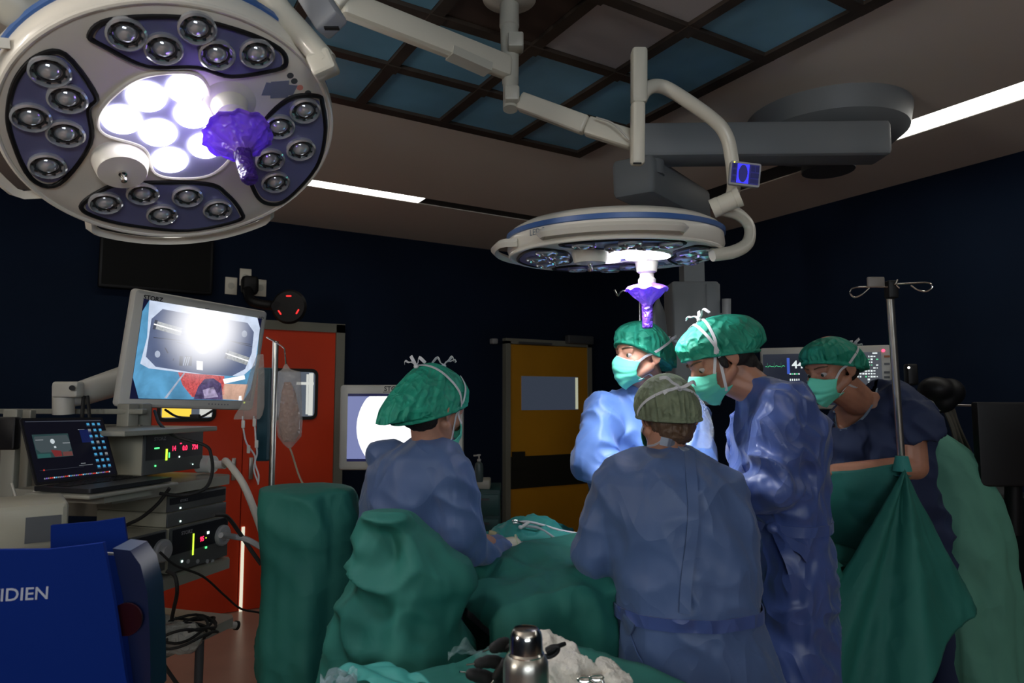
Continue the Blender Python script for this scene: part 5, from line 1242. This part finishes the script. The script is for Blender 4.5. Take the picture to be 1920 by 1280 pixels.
# ---- surgeon in profile, head bowed to the left
fS3 = (-R * .86 - Fh * .12 - Z * .52).normalized()
t = person('person in a blue gown and green cap, in profile, head bowed left', P(1460, 1000, 2.15))
hc = P(1342, 668, 2.20); H = headframe(hc, fS3, Z * .9 - R * .35)
neck = P(1428, 738, 2.18)
xS3 = Fh
mb = MB(); head_shapes(mb, H, neck); body_base(mb, neck + V((0, 0, -.02)), P(1475, 1080, 2.15), xS3)
NS, NE, NW = P(1458, 805, 2.08), P(1452, 908, 1.99), P(1352, 935, 2.12)
FS_, FE, FW = P(1412, 800, 2.34), P(1400, 900, 2.42), P(1290, 925, 2.40)
arm_caps(mb, [NS, NE, NW], [.032, .030, .026]); arm_caps(mb, [FS_, FE, FW], [.032, .030, .026])
body = vox(mb, .0042, 5); body.build('body', SKIN2, t)
rings = [ring(1422, 712, 2.18, .058, .050, xS3), ring(1432, 714, 2.18, .070, .062, xS3), ring(1448, 722, 2.18, .10, .085, xS3), ring(1458, 745, 2.18, .16, .115, xS3), ring(1460, 780, 2.18, .19, .130, xS3), ring(1458, 840, 2.17, .19, .135, xS3), ring(1462, 920, 2.16, .18, .135, xS3), ring(1475, 990, 2.15, .17, .118, xS3), ring(1478, 1100, 2.15, .185, .135, xS3), ring(1482, 1280, 2.13, .20, .14, xS3)]
g_ = MB(); g_.loft(down(rings, .3, 1.12), 40)
arm_caps(g_, [P(1462, 770, 2.06), NS.lerp(NE, .5), NE, NE.lerp(NW, .5), NW], [.075, .080, .074, .066, .044]); arm_caps(g_, [FS_, FE, FW], [.075, .07, .045])
gown = gownify(g_, 23, .009, (.020, .012), 1.3); gown.build('surgical_gown', GOWN3, t, sharp=180)
for wv_, sgn in ((NW, 1), (FW, -1)):
    hm = MB(); hand_shapes(hm, wv_, (-R * .85 - Z * .25 + F * .15 * sgn), Z, curl=.35, thumb_side=sgn); hm.cap(wv_ + R * .04, wv_ - R * .02, .031, .029); vox(hm, .003, 3).build('surgical_glove', GLOVE, t)
cap = bouffant(H, .050, -.050, .16, hem=(.089, .112), top=.122, seed=13, ext=[((0, -1, 0), (0, -1, 0.0), .35, .055)]); cap.build('surgical_cap', CAPG, t, sharp=80)
hr = MB(); hr.ell((0, -.055, -.03), (.074, .062, .045), H); hr.ell((0, -.068, -.065), (.058, .045, .038), H); hr.ell((0, -.085, -.095), (.045, .03, .03), H)
for s_ in (-1, 1): hr.ell((s_ * .070, .016, -.012), (.010, .014, .030), H)
displace(vox(hr, .0035, 5), creases(8, 30, 8, .003, .002)).build('hair', HAIRD, t)
mk = mask_mb(H); mk.build('face_mask', MASKG, t, thick=.0015); eyes(H, t, (0, -.35))
pj = Proj([body, cap, mk], hc); tt_ = MB()
for s_ in (-1, 1):
    for q in (tie(H, pj, (s_ * .064, .060, -.034), (0, -.03, .14), 26, mid=(s_ * .09, .012, .05)), tie(H, pj, (s_ * .052, .055, -.115), (0, .01, .14), 26, mid=(s_ * .088, .02, .02))): tt_.add(q.v, q.f)
q = bow(H, pj, (0, -.02, .14), .055, 12); tt_.add(q.v, q.f)
tt_.build('mask_tie', TIE, t)
pts, ns = surfring(gown, P(1475, 990, 2.15), R, Fh, P(1475, 990, 2.05).z); b_ = MB(); ribbon(b_, pts, ns, .030, .002); b_.build('waist_belt', GOWN3, t)
tr_ = BVHTree.FromPolygons([V(p) for p in gown.v], gown.f)
strap_on(tr_, [(1452, 985), (1462, 1010), (1478, 1040), (1490, 1075)], .035, GOWN3, 'belt_tail', t, .02)
strap_on(tr_, [(1450, 985), (1470, 1012), (1505, 1030), (1520, 1050)], .030, GOWN3, 'belt_tail', t, .02)
MB().ell((0, 0, 0), (.022, .016, .018), frame(on_gown(tr_, 1452, 990, .012)[0], R, Z)).build('belt_knot', GOWN3, t)

# ---- anaesthetist in a navy scrub shirt
fS4 = (-R * .84 - Fh * .38 - Z * .28).normalized(); xS4 = (R * .90 - Fh * .42)
t = person('person in a navy short-sleeved scrub shirt and green cap leaning left behind the drip stand', P(1720, 1000, 2.7))
hc = P(1556, 688, 2.60); H = headframe(hc, fS4, Z * .95 - R * .1)
neck = P(1606, 752, 2.66)
mb = MB(); head_shapes(mb, H, neck)
mb.cap(H @ V((0, -.03, -.05)), P(1608, 745, 2.66), .048, .056)
mb.loft([(P(1618, 735, 2.68), xS4.normalized() * .045, Fh * .05), (P(1616, 752, 2.69), xS4.normalized() * .07, Fh * .06), (P(1628, 772, 2.69), xS4.normalized() * .125, Fh * .075), (P(1630, 800, 2.70), xS4.normalized() * .13, Fh * .078), (P(1632, 825, 2.72), xS4.normalized() * .10, Fh * .05)], 32)
hipS4 = P(1735, 1080, 2.80)
body_base(mb, P(1640, 790, 2.68), hipS4, xS4, sw=.12)
RS, RE, RW = P(1712, 782, 2.56), P(1716, 876, 2.50), P(1566, 884, 2.52)
LS, LE, LW = P(1575, 810, 2.75), P(1545, 880, 2.72), P(1500, 890, 2.6)
arm_caps(mb, [RS, RE, RW], [.040, .045, .030]); hand_shapes(mb, RW, (-R * .95 - Z * .05), Z, curl=.3, thumb_side=1)
arm_caps(mb, [LS, LE, LW], [.05, .04, .03]); hand_shapes(mb, LW, (-R * .7 - F * .5), Z, curl=.3, thumb_side=-1)
body = vox(mb, .0042, 5); body.build('body', SKIN2, t)
def slr(px, py, d, rx, ry, sl=0): return (P(px, py, d), V(xS4).normalized() * rx + Z * sl, Z.cross(V(xS4)).normalized() * ry)
rings = [slr(1662, 716, 2.74, .055, .05, .0), slr(1655, 726, 2.73, .09, .07, .02), slr(1645, 740, 2.72, .13, .085, .03), slr(1640, 754, 2.71, .165, .10, .03), slr(1648, 785, 2.70, .20, .125, .03), slr(1652, 850, 2.70, .185, .135, .02), slr(1668, 900, 2.70, .165, .135, 0), slr(1690, 960, 2.72, .155, .13, 0), slr(1720, 1030, 2.76, .14, .12, 0), slr(1740, 1120, 2.8, .13, .12, 0)]
g_ = MB(); g_.loft(rings, 40); g_.cap(P(1690, 750, 2.62), P(1722, 790, 2.55), .062, .078); g_.cap(P(1600, 775, 2.78), P(1560, 810, 2.76), .06, .07); g_.cap(P(1592, 808, 2.68), P(1586, 885, 2.68), .085, .085); g_.cap(P(1562, 800, 2.75), P(1560, 850, 2.72), .068, .07)
g_.tube([P(1705, 765, 2.58), P(1722, 800, 2.54), P(1728, 816, 2.54)], [.075, .088, .090], 20); g_.cap(P(1690, 790, 2.62), P(1690, 830, 2.64), .07, .07)
gown = gownify(g_, 31, .009, (.02, .01), 2.0)
# open the V neckline: cut away the shirt in front of the chest
VN = [(1566, 742), (1562, 770), (1567, 803), (1588, 801), (1615, 783), (1634, 760), (1645, 715), (1600, 700)]
def inpoly(x, y, poly):
    c = False; j = len(poly) - 1
    for i in range(len(poly)):
        xi, yi = poly[i]; xj, yj = poly[j]
        if (yi > y) != (yj > y) and x < (xj - xi) * (y - yi) / (yj - yi) + xi: c = not c
        j = i
    return c
def topx(p):
    v = V(p) - C0; d = v.dot(F); return 960 + FPX * v.dot(R) / d, 640 - FPX * v.dot(U) / d, d
drop = set()
for i, p in enumerate(gown.v):
    x, y, d = topx(p)
    if d < 2.72 and inpoly(x, y, VN): drop.add(i)
keep = [k for k, f in enumerate(gown.f) if not any(i in drop for i in f)]
gown.f = [gown.f[k] for k in keep]; gown.m = [0] * len(keep); gown.sm = [True] * len(keep)
gown.build('scrub_shirt', NAVY, t, sharp=180)
tr_ = BVHTree.FromPolygons([V(p) for p in gown.v] + [V(p) for p in body.v], list(gown.f) + [tuple(i + len(gown.v) for i in f) for f in body.f])
strap_on(tr_, [(1564, 770), (1566, 790), (1569, 804), (1578, 806), (1594, 801), (1618, 785), (1636, 760), (1645, 728)], .008, mat('trim_pale', (.16, .22, .30), .6), 'neckline_trim', t, .003)
for s_ in (-1, 1):
    lg = MB(); h0 = hipS4 + V(xS4).normalized() * s_ * .08; lg.tube([h0 + Z * .05, h0 - Z * .1, V((h0.x, h0.y, .5)), V((h0.x, h0.y, .12))], [.11, .11, .085, .075], 20)
    lg.build('trouser_leg', NAVY, t)
cap = bouffant(H, .052, -.045, .15, hem=(.089, .111), top=.115, seed=21, ext=[((0, -1, -.25), (0, -1, -.5), .28, .055)]); cap.build('surgical_cap', CAPG, t, sharp=80)
hr = MB(); hr.ell((0, -.05, -.035), (.070, .055, .045), H); displace(vox(hr, .004, 3), creases(8, 30, 8, .004, .004)).build('hair', HAIRD, t)
mk = mask_mb(H); mk.build('face_mask', MASKG, t, thick=.0015); eyes(H, t, (0, -.2))
pj = Proj([body, cap, mk], hc); tt_ = MB()
for s_ in (-1, 1):
    for q in (tie(H, pj, (s_ * .064, .060, -.034), (0, -.11, .04), 24, mid=(s_ * .088, -.02, .02)), tie(H, pj, (s_ * .052, .055, -.115), (0, -.1, -.07), 24, mid=(s_ * .06, -.0, -.09))): tt_.add(q.v, q.f)
q = bow(H, pj, (0, -.13, .04), .025, 14); tt_.add(q.v, q.f)
tt_.build('mask_tie', TIE, t)

# ================================================================== DRAPES
def foldfn(seed, k=7, a0=.0, a1=.10, pw=1.5):
    def f(t, q): return 1 + (a0 + (a1 - a0) * t ** pw) * (math.sin(k * q + seed) * .5 + noise.noise(V((math.cos(q) * 2.2, math.sin(q) * 2.2, t * 1.5 + seed))) * 1.1 + .5 * noise.noise(V((math.cos(q) * 5, math.sin(q) * 5, t * 2 + seed * 2))))
    return f
def drape(name, rings, seed, m, label, cat='drape', k=6, a1=.12, a0=.02, nsub=7, cr=(.012, .006), group=None):
    """smooth interpolation of the rings into a hanging cloth"""
    n = len(rings); out = []
    def cr_(i, f):
        a, b, c, d = [rings[max(0, min(n - 1, i + j))] for j in (-1, 0, 1, 2)]
        r = []
        for e in range(3):
            A, B, C_, D = V(a[e]), V(b[e]), V(c[e]), V(d[e]); r.append(.5 * (B * 2 + (C_ - A) * f + (A * 2 - B * 5 + C_ * 4 - D) * f * f + (B * 3 - A - C_ * 3 + D) * f ** 3))
        return tuple(r)
    for i in range(n - 1):
        for j in range(nsub): out.append(cr_(i, j / nsub))
    out.append(rings[-1])
    mb = MB(); mb.loft(out, 120, fn=foldfn(seed, k, a0, a1))
    fnc = creases(seed + 40, 4, 2.5, *cr); cc = []
    ctr = [V(r[0]) for r in out]
    vs = []
    for i, p in enumerate(mb.v):
        c = ctr[i // 120]; d = (V(p) - c); d = d.normalized() if d.length > 1e-5 else Z; vs.append(tuple(V(p) + d * fnc(V(p))))
    mb.v = vs
    o = mb.build(name, m, sharp=180); tag(o, label, cat, group); return o
def dr(px, py, wpx, dep, d, zz=None): return (P(px, py, d), R * (wpx / FPX * d), Fh * dep)
# raised draped leg in front (tent)
r5 = [dr(733, 955, 6, .01, 1.72), dr(735, 958, 30, .03, 1.72), dr(738, 972, 46, .06, 1.72), dr(752, 1008, 76, .09, 1.72), dr(772, 1055, 108, .12, 1.72), dr(774, 1090, 121, .14, 1.72), dr(764, 1122, 119, .145, 1.72), dr(752, 1180, 126, .17, 1.72), dr(742, 1265, 136, .20, 1.72)]
c_, a_, b_ = r5[-1]; r5 += [(V((c_.x, c_.y, .7)), a_ * 1.1, b_ * 1.1), (V((c_.x, c_.y, .35)), a_ * 1.2, b_ * 1.2)]
drape('surgical_drape', r5, 2.0, DRAPE, 'pointed green drape peak over a raised knee in front of the left assistant', k=5, a1=.055, cr=(.052, .030))
# the other raised leg at left
r5 = [dr(575, 908, 40, .03, 2.35), dr(577, 912, 78, .10, 2.35), dr(580, 925, 90, .14, 2.35), dr(582, 980, 94, .16, 2.35), dr(580, 1060, 92, .16, 2.33), dr(578, 1180, 92, .16, 2.3), dr(578, 1290, 94, .16, 2.28)]
c_, a_, b_ = r5[-1]; r5 += [(V((c_.x, c_.y, .3)), a_ * 1.05, b_ * 1.05)]
drape('surgical_drape', r5, 5.0, DRAPE, 'flat-topped green drape standing left of the pointed one, before the red door', k=7, a1=.10, cr=(.034, .012))
# operating table drape
TA, TB = P(868, 1300, 1.98), P(1520, 1300, 2.52); TA.z = TB.z = 0
td = (TB - TA).normalized(); tn = V((-td.y, td.x, 0))
if tn.dot(Fh) < 0: tn = -tn
def table_fn(u, v):
    s = u; w_ = (v - .5) * 2          # -1 near floor .. 1 far floor
    hw = .30; top = 1.0
    L_ = (TB - TA).length
    if abs(w_) < .5: off = w_ / .5 * hw; h = top
    else: off = math.copysign(hw + .03 * (abs(w_) - .5), w_); h = top - (abs(w_) - .5) / .5 * .68
    p = TA + td * (s * (L_ + .08) - .04) + tn * off
    if abs(w_) < .5: h += .075 * math.exp(-((s - .28) / .22) ** 2) * math.cos(w_ * PI * .9) + .05 * math.exp(-((s - .75) / .2) ** 2) * math.cos(w_ * PI * .9)
    e = min(s, 1 - s) / .04
    if e < 1: h -= .05 * (1 - e) ** 2
    hang = max(0, abs(w_) - .5) * 2
    p = p + tn * math.copysign(1, w_) * (.03 + .05 * math.sin(s * 19 + 1) + .03 * noise.noise(V((s * 9, 2, 0)))) * hang
    f_ = creases(60, 3.4, 3, .045, .022)(V((p.x, p.y, h * .7)))
    return tuple(p + Z * (h + (f_ if abs(w_) < .5 else 0)) + tn * (f_ * 1.3 * math.copysign(1, w_) if abs(w_) >= .5 else 0))
tb = MB(); tb.grid(table_fn, 110, 120)
tag(tb.build('operating_table_drape', DRAPE, thick=.004, sharp=180), 'green drape over the operating table and patient between the gowned people', 'drape')
t = thing('operating_table', 'operating table hidden under the green drape', 'table', TA.lerp(TB, .5))
fr = frame(TA.lerp(TB, .5), td, tn)
MB().box((0, 0, .90), ((TB - TA).length * .94, .5, .08), fr, bev=.01).build('table_top', DGREY, t); MB().box((0, 0, .45), (.3, .25, .84), fr, bev=.01).box((0, 0, .05), (.7, .4, .1), fr, bev=.01).build('pedestal', STEEL, t)
# bright crumpled drape and instruments on the field
def field(u, v):
    p = P(905 + 175 * u, 1040, 2.42 + .1 * u) + Fh * (v - .5) * .26; zz = 1.015 + .075 * math.sin(max(0, min(1, u * 1.02)) * PI) ** .8 * math.sin(max(.0, min(1, v)) * PI) ** .6
    return (p.x, p.y, zz + .020 * (1 - abs(noise.noise(V((u * 4, v * 2.4, 3)))) * 3) + .006 * noise.noise(V((u * 14, v * 9, 8))))
fm_ = MB(); fm_.grid(field, 70, 36)
tag(fm_.build('folded_drape', DRAPEL, thick=.003, sharp=180), 'brighter teal folded cloth heaped on the operating table before the ochre door', 'drape')
tag(MB().tube(curve([P(962, 980, 2.42), P(990, 978, 2.42), P(1020, 985, 2.42), P(1050, 994, 2.44), P(1085, 1000, 2.46), P(1120, 1004, 2.46)], 30), .0045, 10).build('white_tube', TIE), 'white tube arching over the teal folded cloth towards the olive-capped surgeon', 'tube')
tag(MB().tube(curve([P(985, 986, 2.40), P(1010, 990, 2.40), P(1035, 1005, 2.38), P(1055, 1020, 2.36)], 30), .005, 10).tube(curve([P(1045, 1008, 2.4), P(1065, 1004, 2.42), P(1085, 998, 2.43)], 12), .003, 8).build('clear_tube', mat('tube_clear', (.35, .38, .40), .15)), 'grey clear tube curling over the teal folded cloth', 'tube')
t = thing('instrument', 'small metal and white connector lying on top of the teal cloth', 'instrument', P(975, 985, 2.4))
MB().tube([P(975, 990, 2.38), P(990, 980, 2.39)], .006, 10, smoothcap=True).build('connector', WHITEP, t)
MB().tube([P(966 + 6 * math.cos(a * PI / 6), 977 + 2.5 * math.sin(a * PI / 6), 2.4) for a in range(12)], .0018, 6, closed=True).cyl(P(972, 978, 2.4), P(984, 982, 2.39), .003).build('clip_ring', CHROME, t)
MB().ell(tuple(P(976, 988, 2.37)), (.008, .008, .007)).build('white_tip', TIE, t)
tag(MB().tube(curve([P(916, 1000, 2.38), P(930, 1004, 2.38), P(948, 1014, 2.36)], 8), [.012, .013, .013, .013, .012, .011, .010, .008, .006], 12).build('yellow_cloth_strip', mat('strip_yellow', (.45, .38, .20), .7)), 'short cream roll beside the blue cuff on the operating table', 'roll')

# anaesthesia screen drape hung on the right-hand stand
AP = P(1691, 866, 2.33)
def scr_fn(u, v):
    a = P(1530, 884, 2.52).lerp(AP, u); a = a + Z * (-.010 * math.sin(u * PI))
    b = V((a.x, a.y, .38)); p = a.lerp(b, v); amp = .10 * math.sin(min(1, v * 2.2) * PI / 2)
    n_ = Fh; p = p + n_ * (amp * (math.sin(u * 5.2 + 1.2) * .55 + .35 * noise.noise(V((u * 3, v * 1.2, 5)))) + .0) + R * (.04 * v * (u - .3))
    return tuple(p + n_ * creases(77, 5, 2, .012, .006)(p) * 1.2)
s1 = MB(); s1.grid(scr_fn, 60, 90)
tag(s1.build('screen_drape', DRAPE, thick=.003, sharp=180), 'green drape sheet stretched between the profile surgeon and the right-hand drip stand', 'drape')
FAN = [(1555, 1105, 2.22), (1560, 1300, 2.1), (1590, 1420, 2.05), (1650, 1400, 2.02), (1712, 1300, 2.05), (1770, 1215, 2.12), (1826, 1155, 2.22), (1838, 1128, 2.30)]
fc_ = curve([P(*p) for p in FAN], 56)
def fan_fn(u, v):
    i = u * (len(fc_) - 1); k = min(int(i), len(fc_) - 2); e = fc_[k].lerp(fc_[k + 1], i - k)
    ap = AP + R * (.010 * math.cos(u * PI * -1)) - Fh * .012
    p = ap.lerp(e, v); p = p - Fh * (.045 * math.sin(u * 11 + .6) * (v ** .7) * (1.05 - v * .5) + .02 * math.sin(u * 23) * v)
    return tuple(p - Fh * creases(91, 5, 2, .010, .005)(p))
s2 = MB(); s2.grid(fan_fn, 90, 70)
tag(s2.build('hanging_drape', DRAPE, thick=.003, sharp=180), 'dark green drape fanning down in folds from the drip stand to a corner at right', 'drape')
MB
tag(MB().tube([AP + Z * .02, AP - Z * .03], [.02, .03], 18).tube([AP - Z * .045 , AP - Z * .05], [.028, .02], 18).build('drape_knot', DRAPEL), 'gathered green cloth knot where the drape is tied to the steel pole', 'knot')
# pale green covered shape
r5 = [dr(1742, 806, 6, .01, 2.78), dr(1748, 812, 22, .05, 2.78), dr(1765, 850, 52, .10, 2.78), dr(1790, 920, 72, .13, 2.78), dr(1805, 1000, 78, .15, 2.78), dr(1815, 1080, 78, .16, 2.78), dr(1825, 1180, 78, .16, 2.76), dr(1832, 1290, 74, .16, 2.74)]
c_, a_, b_ = r5[-1]; r5 += [(V((c_.x, c_.y, .3)), a_ * 1.0, b_ * 1.05)]
drape('pale_drape', r5, 8.0, DRAPEP, 'pale green cloth hanging in long folds behind the anaesthetist at right', k=9, a1=.07, cr=(.03, .008))

# ================================================================== INSTRUMENT TABLE IN THE FOREGROUND
TZ = .96
c1, c2 = onax(1015, 1192, 2, TZ), onax(1290, 1292, 2, TZ)
e1 = (c2 - c1).normalized(); e2 = V((-e1.y, e1.x, 0)); 
if e2.dot(R) > 0: e2 = -e2          # towards the left
c0_ = onax(640, 1252, 2, TZ)
wl = abs((c0_ - c1).dot(e2)) + .06
c1.z = 0
def tbl(u, v):
    L_ = .85; s, w_ = u, v
    a = -.25 + 1.5 * s; b = -.25 + 1.5 * w_     # beyond 0..1 the cloth hangs
    ca, cb = max(0, min(1, a)), max(0, min(1, b)); oa, ob = a - ca, b - cb; o_ = math.hypot(oa, ob)
    p = c1 + e1 * (ca * L_) + e2 * (cb * wl) + e1 * oa * .25 + e2 * ob * .25
    h = TZ - min(.62, o_ * 2.4)
    if o_ == 0: h += .012 * math.exp(-min(ca, 1 - ca, cb, 1 - cb) * 30)
    out = e1 * oa + e2 * ob
    if o_ > 0: p = p + out.normalized() * (.03 * math.sin(a * 17 + b * 13) * o_ * 3)
    return tuple(p + Z * (h + creases(52, 5, 4, .012, .006)(p)))
tbm = MB(); tbm.grid(tbl, 90, 90)
tag(tbm.build('table_drape', DRAPE, thick=.004, sharp=180), 'green drape covering the instrument table at the bottom of the view', 'drape')
t = thing('instrument_table', 'instrument table under the green drape at the bottom of the view', 'table', (c1 + e1 * .4 + e2 * wl / 2))
frt = frame((c1 + e1 * .42 + e2 * wl / 2), e1, Z.cross(e1))
MB().box((0, 0, TZ - .045), (.8, wl * .92, .03), frt).build('table_top', STEEL, t)
for sx in (-1, 1):
    for sy in (-1, 1): MB().cyl(frt @ V((sx * .35, sy * wl * .4, 0)), frt @ V((sx * .35, sy * wl * .4, TZ - .06)), .014).build('leg', STEEL, t)
# steel flask
fl = P(986, 1180, 1.06); flz = TZ + .012
hh = fl.z + .004 - flz
q = (fl.x, fl.y, flz)
t = thing('steel_flask', 'shiny steel flask with a domed polished cap standing on the foreground table', 'flask', q)
Mq = T(*q)
MB().lathe([(.030, 0), (.034, .004), (.0355, .02), (.0355, hh - .062), (.0345, hh - .052), (.031, hh - .044), (.0285, hh - .041)], 48, M=Mq).build('flask_body', STEEL, t)
MB().lathe([(.0280, hh - .042), (.0285, hh - .039), (.0262, hh - .036), (.0255, hh - .016), (.0240, hh - .008), (.019, hh - .002), (.010, hh), (0, hh)], 48, M=Mq).build('flask_cap', CHROME, t)
# white gauze
def lump(name, label, cat, pts, m, vs=.005, cre=(9, 14, 9, .010, .008), nsm=4):
    g = MB()
    for (x, y, d, r) in pts: g.ell(tuple(P(x, y, d)), (r * 1.2, r * 1.1, r * .8))
    g = displace(vox(g, vs, nsm), creases(*cre)); return tag(g.build(name, m, sharp=180), label, cat)
lump('gauze_bundle', 'crumpled white gauze bundle right of the steel flask', 'gauze', [(1030, 1215, 1.26, .03), (1045, 1232, 1.25, .035), (1060, 1245, 1.24, .035), (1080, 1255, 1.22, .032), (1045, 1262, 1.22, .04), (1090, 1245, 1.24, .020), (1095, 1258, 1.22, .016), (1020, 1200, 1.27, .02), (1070, 1265, 1.22, .03)], GAUZE)
lump('gauze_bundle', 'white gauze cut by the bottom edge right of the larger bundle', 'gauze', [(1130, 1268, 1.22, .03), (1127, 1252, 1.22, .014), (1145, 1285, 1.2, .03), (1105, 1290, 1.2, .03), (1160, 1292, 1.2, .025), (1080, 1293, 1.2, .028)], GAUZE, cre=(4, 14, 9, .010, .008))
t = thing('forceps', 'steel forceps rings lying on the gauze at the bottom edge', 'forceps', P(1105, 1272, 1.15))
for (x, y) in ((1096, 1273), (1118, 1270)): MB().tube([P(x + 13 * math.cos(a * PI / 8), y + 5 * math.sin(a * PI / 8), 1.15) for a in range(16)], .0022, 8, closed=True).build('finger_ring', CHROME, t)
MB().cyl(P(1108, 1275, 1.15), P(1140, 1300, 1.12), .003).cyl(P(1128, 1273, 1.15), P(1140, 1300, 1.12), .003).build('shank', CHROME, t)
# black instruments left of the flask
t = thing('black_instrument', 'black ring handle resting on the gauze right of the flask', 'instrument', P(1035, 1215, 1.16))
MB().tube(curve([P(1025, 1222, 1.17), P(1040, 1214, 1.17), P(1060, 1206, 1.18)], 8), [.006, .006, .006, .0055, .005, .0045, .004, .004, .0035], 10).tube(curve([P(1024, 1218, 1.17), P(1036, 1212, 1.17), P(1046, 1213, 1.17), P(1044, 1222, 1.17), P(1032, 1230, 1.17), P(1020, 1230, 1.17)], 24), .0042, 8).build('ring_handle', BLACK, t)
for k, (pts, r) in enumerate((([(882, 1263), (905, 1268), (945, 1282)], .011), ([(897, 1243), (925, 1240), (960, 1252)], .010), ([(926, 1214), (945, 1208), (964, 1214)], .011), ([(930, 1268), (945, 1246), (962, 1232)], .009))):
    pp = curve([P(x, y, 1.15 + .012 * j) for j, (x, y) in enumerate(pts)], 12)
    t = thing('black_instrument', ('black instrument grip left of the flask, nearest the bottom edge', 'black instrument grip with a metal pin, second from the bottom edge', 'black instrument grip behind the others, left of the flask cap', 'short black grip pressed against the flask body')[k], 'instrument', pp[0], 'black instruments beside the flask')
    MB().tube(pp, [r * (.75 + .35 * math.sin((j + 1) / (len(pp) + 1) * PI) + .06 * math.sin(j * 2.2)) for j in range(len(pp))], 16, smoothcap=True, flat=.8).build('grip', RUBBER, t)
    d_ = (pp[0] - pp[1]).normalized(); MB().cyl(pp[0] + d_ * .004, pp[0] + d_ * .022, .0016).build('pin', CHROME, t)
    c_ = pp[-3] + Z * .004
    if k != 3: MB().tube([c_ + R * .018 * math.cos(a_ * PI / 9) + Fh * .016 * math.sin(a_ * PI / 9) + Z * .004 * math.sin(a_) for a_ in range(18)], .0042, 8, closed=True).build('ring_handle', RUBBER, t)
# clear plastic and teal wrapping at the left
def wrap(u, v):
    p = onax(640, 1262, 2, TZ + .02).lerp(onax(735, 1248, 2, TZ + .02), u) + e1 * (v - .1) * .16
    return tuple(p + Z * (.012 * abs(noise.noise(V((u * 2, v * 2, 7)))) * 2 + .003))
wr_ = MB(); wr_.grid(wrap, 30, 24)
tag(wr_.build('folded_cloth', DRAPEL, thick=.002, sharp=50), 'small folded teal cloth at the left end of the foreground table', 'cloth')
def film(u, v):
    p = onax(600 + 70 * u, 1268 - 10 * u + 22 * v, 2, TZ + .035); return tuple(p + Z * (.03 * noise.noise(V((u * 4, v * 4, 2)))))
fl_ = MB(); fl_.grid(film, 26, 22)
tag(fl_.build('plastic_wrap', plastic_film('wrap_film', (.4, .55, .6), .35), sharp=60), 'crinkled clear plastic wrap at the left end of the foreground table', 'wrapping')
def film2(u, v):
    p = onax(840 + 110 * u, 1222 - 22 * u + 16 * v, 2, TZ + .03); return tuple(p + Z * (.012 * math.sin(u * 7) + .02 * noise.noise(V((u * 5, v * 4, 9)))))
fl_ = MB(); fl_.grid(film2, 30, 14)
tag(fl_.build('plastic_sheet', plastic_film('sheet_film', (.4, .6, .6), .22), sharp=60), 'thin clear plastic sheet glinting behind the black grips on the foreground table', 'wrapping')
# clear plastic sleeve hanging between the two surgeons
def slv(u, v):
    p = P(1288 + 22 * math.sin(v * 2.2) , 722 + 118 * v, 2.3) + R * (.05 * (u - .5) * (1 + v)) + Fh * .03 * math.sin(u * 9 + v * 3)
    return tuple(p)
sv = MB(); sv.grid(slv, 22, 40)
tag(sv.build('plastic_sleeve', plastic_film('sleeve_film', (.6, .65, .75), .30), sharp=60), 'clear crinkled plastic sleeve hanging between the olive cap and the bowed surgeon', 'wrapping')
